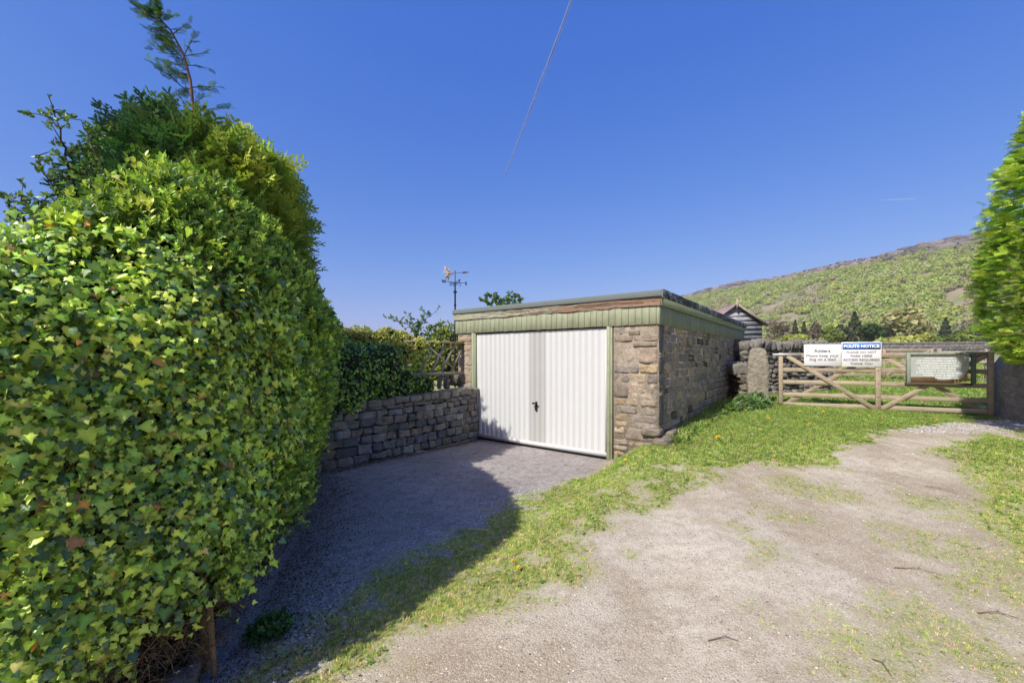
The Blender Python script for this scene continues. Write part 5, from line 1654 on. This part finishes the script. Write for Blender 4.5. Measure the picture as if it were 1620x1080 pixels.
# ------------------------------------------------------------------ loose stones and litter
def build_gravel():
    oc = np.array([(1, 0, 0), (-1, 0, 0), (0, 1, 0), (0, -1, 0), (0, 0, .7), (0, 0, -.7), (.6, .6, .35), (-.6, .55, .3)], float)
    v = np.array([(1, 0, 0), (.3, .8, .1), (-.7, .6, 0), (-.9, -.4, .1), (.2, -.9, 0), (.25, .1, .65), (-.35, -.1, .55)], float)
    f = np.array([(0, 1, 5), (1, 2, 6), (1, 6, 5), (2, 3, 6), (3, 4, 6), (4, 5, 6), (4, 0, 5)])
    mb = MB()
    def put(n, x0, x1, y0, y1, smin, smax, pal, cond):
        x = rng.uniform(x0, x1, n); y = rng.uniform(y0, y1, n)
        g, d, r_ = masks(x, y); gd = sdist(x, y, GARDEN)
        k = cond(x, y, g, d) & (gd > 0) & (x > np.interp(y, [0, 6], [-1.6, -2.6])) & (np.abs(x) < 1.4 * y + .3)
        x, y = x[k], y[k]; m = len(x)
        P = np.stack([x, y, H(x, y) - .001], -1); s = smin * (smax / smin) ** (rng.random(m) ** 2.2)
        sc = np.stack([s], -1)
        T = norm(np.stack([np.cos(a := rng.uniform(0, 6.28, m)), np.sin(a), rng.normal(0, .15, m)], -1))
        scatter(mb, v, f, P, T, norm(np.array([0, 0, 1.0]) + rng.normal(0, .25, (m, 3))), s * 1.0, pick(pal, m, .18))
    pale = [(.42, .365, .27, 3), (.54, .48, .37, 3), (.30, .25, .18, 2), (.15, .125, .10, 1.2), (.62, .57, .47, 1.0)]
    gr = [(.36, .35, .34, 3), (.52, .51, .50, 2.5), (.17, .165, .16, 1.5), (.70, .69, .68, 1.5)]
    put(45000, -1.5, 4.8, 1.8, 4.2, .002, .008, pale, lambda x, y, g, d: (g < .8) & (d < .5))
    put(16000, 0, 9.5, 4.0, 8.0, .005, .012, pale, lambda x, y, g, d: (g < .6) & (d < .5))
    chip = lambda x, y: np.exp(-(((x + .95) * .864 - (y - 2.2) * .504 + .35) / .38) ** 2)
    put(90000, -1.7, 1.2, 1.9, 5.2, .003, .010, gr, lambda x, y, g, d: (g < .9) & (rng.random(len(x)) < chip(x, y) * (.35 + 1.2 * (fbm(np.stack([x, y], -1), 3, 8, 3) - .3))))
    put(15000, -2.6, 1.6, 2.0, 8.1, .0025, .006, gr + [(.05, .04, .035, 3)], lambda x, y, g, d: (d > .5))
    put(7000, 6.5, 10, 6.6, 8.2, .008, .016, gr, lambda x, y, g, d: (g < .5))
    o = mb.build("gravel", mat_attr("gravel_stone", .9, 120, .3, 200, .2)); tag(o, "loose pale limestone chippings scattered on the track and drive", "gravel", None, "stuff")
build_gravel()

def build_litter():
    # dead leaf litter along the wall foot and hedge foot
    n = 4500
    f, L = path_pts(WALLC)
    s = rng.uniform(0, L, n); P = np.zeros((n, 3))
    for i in range(n):
        p, t = f(s[i]); nn = np.array([-t[1], t[0], 0]); nn = nn if nn[0] > 0 else -nn
        P[i] = p + nn * (.10 + abs(rng.normal(0, .09)))
    m = 9000
    y = rng.uniform(1.9, 5.6, m); x = hx(y) + .05 + np.abs(rng.normal(0, .30, m))
    P = np.vstack([P, np.stack([x, y, 0 * x], -1)])
    P[:, 2] = H(P[:, 0], P[:, 1]) + .004 + .006 * rng.random(len(P))
    n = len(P)
    v = np.array([(0, 0, 0), (.35, .4, .12), (.2, .9, 0), (-.25, .8, .1), (-.4, .35, .05)]); fc = np.array([(0, 1, 2), (0, 2, 3), (0, 3, 4)])
    T = norm(np.stack([np.cos(a := rng.uniform(0, 6.28, n)), np.sin(a), rng.normal(0, .2, n)], -1))
    mb = MB(); scatter(mb, v, fc, P, T, norm(np.array([0, 0, 1.0]) + rng.normal(0, .5, (n, 3))), rng.uniform(.005, .017, n), pick([(.13, .08, .045, 3), (.22, .14, .08, 2), (.07, .05, .035, 2), (.34, .24, .14, 1)], n))
    o = mb.build("leaf_litter", mat_attr("dead_leaves", .9, 60, .4)); tag(o, "brown dead leaves drifted along the foot of the wall and hedge", "leaf litter", None, "stuff")
build_litter()

def twig(u0, v0, u1, v1, label, rad=.0028):
    a = on_ground(u0, v0); b = on_ground(u1, v1)
    mid = ((a[0] + b[0]) / 2 + .02, (a[1] + b[1]) / 2 + .02)
    P = [(*a, float(H(*a)) + .006), (*mid, float(H(*mid)) + .016), (*b, float(H(*b)) + .006)]
    c = np.array(P[1]); mb = MB(); mb.tube(np.array(P) - c, [rad, rad * .8, rad * .5], 6, (.22, .13, .08))
    mb.tube([np.array([0, 0, 0]), np.array([.03, .012, .010])], [rad * .6, rad * .3], 5, (.22, .13, .08))
    o = mb.build("twig", M_bark, None, True); o.location = tuple(c)
    tag(o, label, "twig", "dry twigs fallen on the track")
twig(1545, 972, 1612, 981, "reddish twig lying in the lower right corner of the track")
twig(1415, 900, 1490, 912, "long thin twig across the gravel above the sparse grass on the right")
twig(1120, 1016, 1168, 1015, "short straw coloured twig alone on bare pale track near the bottom")
twig(1462, 770, 1515, 784, "dark twig in the track just left of the right hand grass")
twig(535, 1035, 556, 985, "pale dry stick lying in the shaded gravel by the drive", .003)
twig(1380, 1048, 1410, 1075, "small dark twig beside sparse grass near the bottom edge")

# dandelions
def build_dandelions():
    m = mat_plain("dandelion_yellow", (.75, .50, .02), .6, 0, 30, .2); gm = mat_plain("dandelion_stem", (.14, .22, .06), .6)
    src = empty("dandelion", (0, 0, 0))
    st = MB(); st.tube([(0, 0, 0), (.004, 0, .05), (0, .003, .085)], .003, 5); st.build("stem", gm, src)
    hd = MB()
    for ring, (n, r_, z) in enumerate(((16, .028, .085), (12, .02, .092), (7, .011, .097))):
        for i in range(n):
            a = i * 2 * math.pi / n + ring * .2; d = np.array([math.cos(a), math.sin(a), 0]); s = np.array([-d[1], d[0], 0]) * .0045
            c = np.array([0, 0, z - .004])
            hd.add([c - s * .5, c + s * .5, c + d * r_ + s + ez * .005, c + d * r_ - s + ez * .005], [(0, 1, 2, 3)])
    hd.build("flower_head", m, src)
    spots = [(1158, 652), (1178, 655), (1152, 664), (1150, 671), (1290, 668), (1284, 678), (1266, 655), (1215, 668), (1244, 662), (1232, 658), (1302, 655), (1330, 690), (1335, 663), (1285, 700), (1222, 697), (982, 724), (990, 733), (820, 905), (813, 898), (1140, 700), (1480, 668), (1390, 668), (1360, 662), (1190, 676)]
    DL_ = ["at the left edge of the nettles, highest of those by the wall", "among the lowest nettle leaves", "just under the highest one by the wall foot", "lowest of the cluster at the garage wall foot",
           "largest looking one in mid grass below the gate's left end", "below the large one in mid grass under the gate", "in the grass nearest the left end of the gate", "in the open grass just right of the nettles",
           "second right of the nettles in the open grass", "at the right foot of the nettle clump by the post", "under the gate below the Adders sign", "alone where the grass meets the track below the gate",
           "beneath the gate near its first brace", "near the tongue of grass pointing into the track", "lowest in the broad grass below the nettles", "in the weeds at the garage corner, upper of two",
           "in the weeds at the garage corner, lower of two", "in worn verge grass at the shadow edge, right of two", "in worn verge grass at the shadow edge, left of two", "in the grass below the side wall, lowest there",
           "under the notice board by the gravel", "directly under the gate's centre stile", "just left of the gate's centre stile foot", "in the grass directly below the nettle clump"]
    for i, (u, v) in enumerate(spots):
        x, y = on_ground(u, v)
        if i == 0: o = src
        else:
            o = src.copy(); COL.objects.link(o)
            for ch in list(src.children):
                c = ch.copy(); COL.objects.link(c); c.parent = o
        o.location = (x, y, float(H(x, y)) - .01); o.rotation_euler = (.3 * math.sin(i * 7), -.2 - .2 * math.cos(i * 5), i * 1.3)
        s = 1.0 + .35 * math.sin(i * 3.1) if y > 5 else .6
        o.scale = (s, s, s)
        lb = "yellow dandelion " + DL_[i]
        tag(o, lb, "dandelion", "dandelions in the grass verge")
build_dandelions()

# ------------------------------------------------------------------ the hillside
RIDGE = [(1200, -700), (770, 230), (631, 570), (561, 745), (515, 859), (428, 1050), (310, 1325), (190, 1600), (40, 1950), (-300, 2800)]
RIDGEZ = [165, 165, 166, 165, 163, 158, 150, 125, 80, 40]
rp, RL = path_pts(RIDGE)
RP = np.array(RIDGE, float); RS = np.r_[0, np.cumsum(np.hypot(*np.diff(RP, axis=0).T))]
PROF_P = [-400, -60, 0, 6, 24, 120, 240, 330, 400, 440]
PROF_Z = [1.02, 1.02, 1.0, .985, .93, .66, .37, .15, .03, -.04]
def hill_pt(s, p):
    x = np.interp(s, RS, RP[:, 0]); y = np.interp(s, RS, RP[:, 1]); rz = np.interp(s, RS, RIDGEZ)
    nx, ny = -.92, -.39
    X = x + nx * p; Y = y + ny * p
    f = np.interp(p, PROF_P, PROF_Z)
    P = np.stack([X, Y], -1)
    foot = H(X, Y) - 1.0
    z = foot + (rz - foot) * f + 9 * (fbm(P, .012, 3, 4) - .5) * np.clip(p / 60, 0, 1) * np.clip((440 - p) / 60, 0, 1) + 4.5 * (fbm(P, .03, 8, 3) - .5) * (p < 60)
    return np.stack([X, Y, z], -1)

def mat_hill():
    m, nt, b, out = newmat("moorland_slope")
    co = texco(nt)
    n1 = noise_tex(nt, co, .018, 7, .7); n2 = noise_tex(nt, co, .12, 5, .7)
    sep = nt.nodes.new("ShaderNodeSeparateColor"); nt.links.new(attr(nt), sep.inputs[0])
    low = mixc(nt, ramp(nt, n1, [(.42, (0, 0, 0)), (.58, (1, 1, 1))]), (.16, .19, .06), (.30, .23, .16))
    high = mixc(nt, ramp(nt, n2, [(.42, (0, 0, 0)), (.6, (1, 1, 1))]), (.15, .11, .09), (.30, .25, .20))
    nt.links.new(mixc(nt, sep.outputs[0], low, high), b.inputs["Base Color"]); b.inputs["Roughness"].default_value = 1
    bump(nt, b, n2, 1.0, 2.0)
    return m
def build_hill():
    ss = np.linspace(0, RS[-1], 330); pp = np.r_[np.linspace(-400, -20, 10), np.linspace(-15, 440, 70)]
    Sg, Pg = np.meshgrid(ss, pp, indexing='ij')
    V = hill_pt(Sg.ravel(), Pg.ravel())
    top = 1 - sstep(28, 70, Pg.ravel() + 30 * (fbm(V[:, :2], .02, 4, 3) - .5))
    n = len(pp); i = np.arange(len(ss) - 1)[:, None] * n + np.arange(n - 1)[None]
    mb = MB(); mb.add(V, np.stack([i, i + 1, i + n + 1, i + n], -1).reshape(-1, 4), np.stack([top, top, top], -1))
    tag(mb.build("hillside", mat_hill(), None, True), kind="structure")
    # gritstone edge: blocks along the rim
    r = random.Random(6); e = MB()
    tm = round_box(4, 12)
    for i in range(2600):
        s = r.uniform(450, 2100); p = abs(r.gauss(6, 10)) if r.random() < .7 else r.uniform(0, 45)
        c = hill_pt(np.array([s]), np.array([p]))[0]
        dens = fbm(np.array([[s, 0.0]]), .012, 5, 3)[0]
        if r.random() > .25 + 1.6 * (dens - .35): continue
        k = r.uniform(.7, 1.5) * (1.35 if dens > .55 else 1)
        k *= (.95 if dens > .56 else .55) if p > 2 else .45; w, d_, h_ = r.uniform(1.5, 6) * k, r.uniform(2, 5) * k, r.uniform(1.2, 3.0) * k
        a = r.uniform(-.5, .5) + 2.0
        ex = np.array([math.cos(a), math.sin(a), 0]); ey = np.array([-math.sin(a), math.cos(a), 0])
        q = r.uniform(.35, 1.2)
        stone(e, c + np.array([0, 0, h_ * .3]), (w, d_, h_), ex, ey, ez, (.22 * q, .205 * q, .19 * q), .5, i, tm, .25)
    tag(e.build("gritstone_edge", mat_attr("gritstone_rock", .95, .4, .6, 1.0, .8, .5), None, False), kind="structure")
build_hill()

def wood_mat_cloud(centers, rads, hs, cols, nq, qs):
    """crowns made of many small leaf-clump faces"""
    n = len(centers); K = nq
    d = norm(rng.normal(0, 1, (n * K, 3))); d[:, 2] = np.abs(d[:, 2]) * 1.0 - .25
    rr = .75 + .35 * rng.random((n * K, 1))
    c = np.repeat(centers, K, 0); R = np.repeat(rads, K)[:, None]; Hh = np.repeat(hs, K)[:, None]
    P = c + d * rr * np.concatenate([R, R, Hh], 1)
    P = P + norm(rng.normal(0, 1, (n * K, 3))) * R * .12
    T = norm(rng.normal(0, 1, (n * K, 3))); Nn = norm(d + rng.normal(0, .30, (n * K, 3)))
    col = np.repeat(cols, K, 0) * (1 + .10 * rng.standard_normal((n * K, 1))).clip(.5, 1.5)
    v = np.array([(-.5, -.45, 0), (.45, -.5, .06), (.5, .45, -.05), (-.4, .5, .08)])
    f = np.array([(0, 1, 2, 3)])
    return P, T, Nn, np.repeat(rads, K) * qs * rng.uniform(.6, 1.3, n * K), col, v, f

def build_woodland():
    n = 15000
    s = rng.uniform(250, 2000, n); p = rng.uniform(20, 425, n)
    P = hill_pt(s, p)
    u = 810 + 650 * P[:, 0] / P[:, 1].clip(1)
    keep = (P[:, 1] > 60) & (u > 960) & (u < 1760)
    cl = fbm(P[:, :2], .012, 15, 3)
    bare = ((cl > .68) & (p > 110)) | ((p < 48 + 50 * (cl - .5)))
    # open bracken slope at the right
    op = (u > 1440) & (((p > 250) & (p < 340) & (u > 1490)) | (np.abs(p - 150 - 20 * cl) < 12))
    keep &= ~((bare | op) & (rng.random(n) < .88))
    P, p = P[keep], p[keep]; n = len(P); cl = cl[keep]
    rad = rng.uniform(3.2, 6.2, n) * (1 - .25 * (p < 80)); h = rad * rng.uniform(.8, 1.15, n)
    C = P + np.stack([0 * h, 0 * h, h * .7], -1)
    pal = [(.34, .43, .11, 4), (.40, .46, .12, 4), (.26, .35, .10, 2.2), (.47, .51, .16, 1.8), (.42, .38, .25, 1.2), (.45, .40, .30, .5)]
    col = pick(pal, n, .06); col = .6 * col + .4 * np.array([.37, .43, .13])
    gm = (fbm(P[:, :2], .018, 55, 2) > .58)
    col[gm] = .5 * col[gm] + .5 * np.array([.32, .27, .19])
    Pq, T, Nn, s_, c_, v, f = wood_mat_cloud(C, rad, h, col, 84, .27)
    mb = MB(); scatter(mb, v, f, Pq, T, Nn, s_, c_)
    tag(mb.build("hillside_woodland", M_far), "spring woodland covering the slope below the rocky edge", "woodland", None, "stuff")
build_woodland()

def field_tree(u, vb, Y, wpx, hpx, pal, kind, label):
    x = (u - 810) / 650 * Y; z = float(H(x, Y))
    R = wpx / 2 / 650 * Y; Ht = hpx / 650 * Y
    t = empty("field_tree" if kind != 'con' else "conifer_tree", (x, Y, z - .2)); tag(t, label, "tree", "trees along the foot of the slope")
    tk = MB(); tk.tube([(0, 0, 0), (0.1, 0, Ht * .4), (0, 0, Ht * .85)], [Ht * .022, Ht * .016, Ht * .005], 6, (.16, .13, .10))
    r = random.Random(int(u))
    for i in range(9):
        a = r.uniform(0, 6.28); z0 = r.uniform(.3, .65) * Ht
        tk.tube([(0, 0, z0), (math.cos(a) * R * .4, math.sin(a) * R * .4, z0 + Ht * .12), (math.cos(a) * R * .8, math.sin(a) * R * .8, z0 + Ht * .22)], [Ht * .010, Ht * .006, Ht * .002], 4, (.17, .14, .11), False)
    tk.build("trunk", M_bark, t)
    K = 1500 if kind != 'bare' else 900
    if kind == 'con':
        q = rng.random(K) ** .8; a = rng.uniform(0, 6.28, K); rr = R * (1 - q) * (.6 + .45 * rng.random(K)) * (1 + .25 * np.sin(q * 40)) + .05
        P = np.stack([rr * np.cos(a), rr * np.sin(a), Ht * (.08 + .92 * q)], -1); d = norm(np.stack([np.cos(a), np.sin(a), .3 + 0 * a], -1))
    else:
        nb = 9; B = norm(rng.normal(0, 1, (nb, 3))) * np.array([R * .5, R * .5, Ht * .22]); br = rng.uniform(.38, .62, nb)
        k = rng.integers(0, nb, K); d = norm(rng.normal(0, 1, (K, 3)))
        P = np.array([0, 0, Ht * .56]) + B[k] + d * (br[k] * (.6 + .45 * rng.random(K)))[:, None] * np.array([R, R, Ht * .42])
    c = pick(pal, K, .2)
    v = np.array([(-.5, -.45, 0), (.45, -.5, .06), (.5, .45, -.05), (-.4, .5, .08)]); f = np.array([(0, 1, 2, 3)])
    mb = MB(); scatter(mb, v, f, P, norm(rng.normal(0, 1, (K, 3))), norm(d + rng.normal(0, .5, (K, 3))), R * (.17 if kind != 'bare' else .10) * rng.uniform(.5, 1.4, K), c)
    mb.build("crown", M_far, t)
DK = [(.06, .085, .04, 3), (.09, .12, .05, 2), (.15, .14, .09, 1)]
MG = [(.15, .20, .05, 3), (.22, .28, .07, 3)]
YG = [(.29, .33, .07, 3), (.38, .40, .11, 2)]
BR = [(.22, .19, .13, 3), (.28, .25, .18, 2)]
PG = [(.32, .33, .14, 3), (.40, .38, .19, 2)]
for a in [(1241, 548, 170, 13, 32, DK, 'con', "small dark conifer furthest left in the line below the slope, right of the shed"),
          (1258, 548, 172, 18, 42, DK, 'con', "dark conifer just left of the pair above the Adders sign"),
          (1272, 548, 168, 17, 40, DK, 'con', "middle dark conifer of the trio above the Adders sign"),
          (1288, 548, 171, 22, 42, BR, 'dec', "brownish conifer-like tree right of the dark trio above the Adders sign"),
          (1316, 548, 165, 34, 34, MG, 'dec', "mid green tree behind the gap between the two white signs"),
          (1352, 548, 180, 34, 56, DK, 'con', "tallest dark conifer rising above the POLITE NOTICE sign"),
          (1334, 548, 176, 26, 40, DK, 'dec', "dark spreading tree left of the tallest conifer"),
          (1376, 548, 160, 36, 40, [(.05, .09, .03, 3), (.08, .12, .03, 2)], 'dec', "rounded dark green tree at the right end of the POLITE NOTICE sign"),
          (1412, 548, 186, 30, 46, DK, 'dec', "dark rough tree behind the pale spreading one"),
          (1436, 548, 158, 62, 64, PG, 'dec', "tall pale fresh green tree above the notice board's left half"),
          (1462, 548, 150, 30, 26, YG, 'dec', "bright yellow green bush at the foot of the tall pale tree"),
          (1496, 548, 178, 26, 46, DK, 'con', "dark conifer above the notice board's right half"),
          (1524, 548, 185, 34, 30, MG, 'dec', "green bush line left of the big right hand conifer"),
          (1230, 548, 165, 44, 46, BR, 'bare', "pale leafless tree just right of the shed"),
          (1262, 550, 140, 56, 20, YG, 'dec', "low bright green bushes behind the dry stone wall"),
          (1425, 549, 145, 50, 18, YG, 'dec', "low yellow green thicket beneath the trees left of the notice board"),
          (1500, 549, 150, 60, 18, MG, 'dec', "low green thicket above the notice board"),
          (1540, 470 + 70, 260, 60, 44, BR, 'bare', "bare pinkish brown tree patch beside the right hand conifer")]:
    field_tree(*a)

# ------------------------------------------------------------------ contrail
def build_contrail(P0, P1, r0, r1, label, strength=2.6):
    m, nt, b, out = newmat("contrail_vapour")
    co = texco(nt)
    n1 = noise_tex(nt, co, .0015, 4, .6)
    b.inputs["Base Color"].default_value = (.8, .9, 1.0, 1); b.inputs["Roughness"].default_value = 1
    tr = nt.nodes.new("ShaderNodeBsdfTransparent"); mx = nt.nodes.new("ShaderNodeMixShader")
    lw = nt.nodes.new("ShaderNodeLayerWeight"); lw.inputs[0].default_value = .5
    f = mathn(nt, 'MULTIPLY', ramp(nt, n1, [(.3, (.22, .22, .22)), (.7, (.5, .5, .5))]), mathn(nt, 'SUBTRACT', 1.0, lw.outputs["Facing"]))
    f = mathn(nt, 'MULTIPLY', f, strength)
    nt.links.new(f, mx.inputs[0]); nt.links.new(tr.outputs[0], mx.inputs[1]); nt.links.new(b.outputs[0], mx.inputs[2]); nt.links.new(mx.outputs[0], out.inputs[0])
    t = np.linspace(0, 1, 60)[:, None]; P = np.array(P0)[None] * (1 - t) + np.array(P1)[None] * t
    P = P + (np.stack([vnoise(np.concatenate([t * 9, t * 0], 1), 1, k) for k in range(3)], -1) - .5) * 20
    c = P.mean(0)
    mb = MB(); mb.tube(P - c, np.linspace(r0, r1, 60) * (.92 + .16 * rng.random(60)), 12, (.9, .9, .9), False)
    o = mb.build("contrail", m, None, True); o.location = tuple(c)
    o.visible_shadow = True
    return tag(o, label, "contrail", None)
build_contrail(at(908, -8, 9000), at(800, 275, 18000), 30, 40, "thin white vapour trail slanting down the blue sky above the garage")
build_contrail(at(1395, 317, 15000), at(1450, 314, 15000), 10, 14, "short faint vapour trail low in the sky above the wooded hill", 1.0)

# ------------------------------------------------------------------ the air
def build_haze():
    m = bpy.data.materials.new("thin_air_haze"); m.use_nodes = True; nt = m.node_tree
    nt.nodes.remove(nt.nodes["Principled BSDF"])
    v = nt.nodes.new("ShaderNodeVolumePrincipled"); v.inputs["Color"].default_value = (.80, .86, .95, 1); v.inputs["Density"].default_value = 0.00016
    v.inputs["Anisotropy"].default_value = 0.0
    nt.links.new(v.outputs[0], nt.nodes["Material Output"].inputs["Volume"])
    o = MB().box((-3900, -900, -12), (3900, 5900, 205), (1, 1, 1)).build("haze", m)
    tag(o, "thin pale haze in the air over the valley", "haze", None, "stuff")
build_haze()
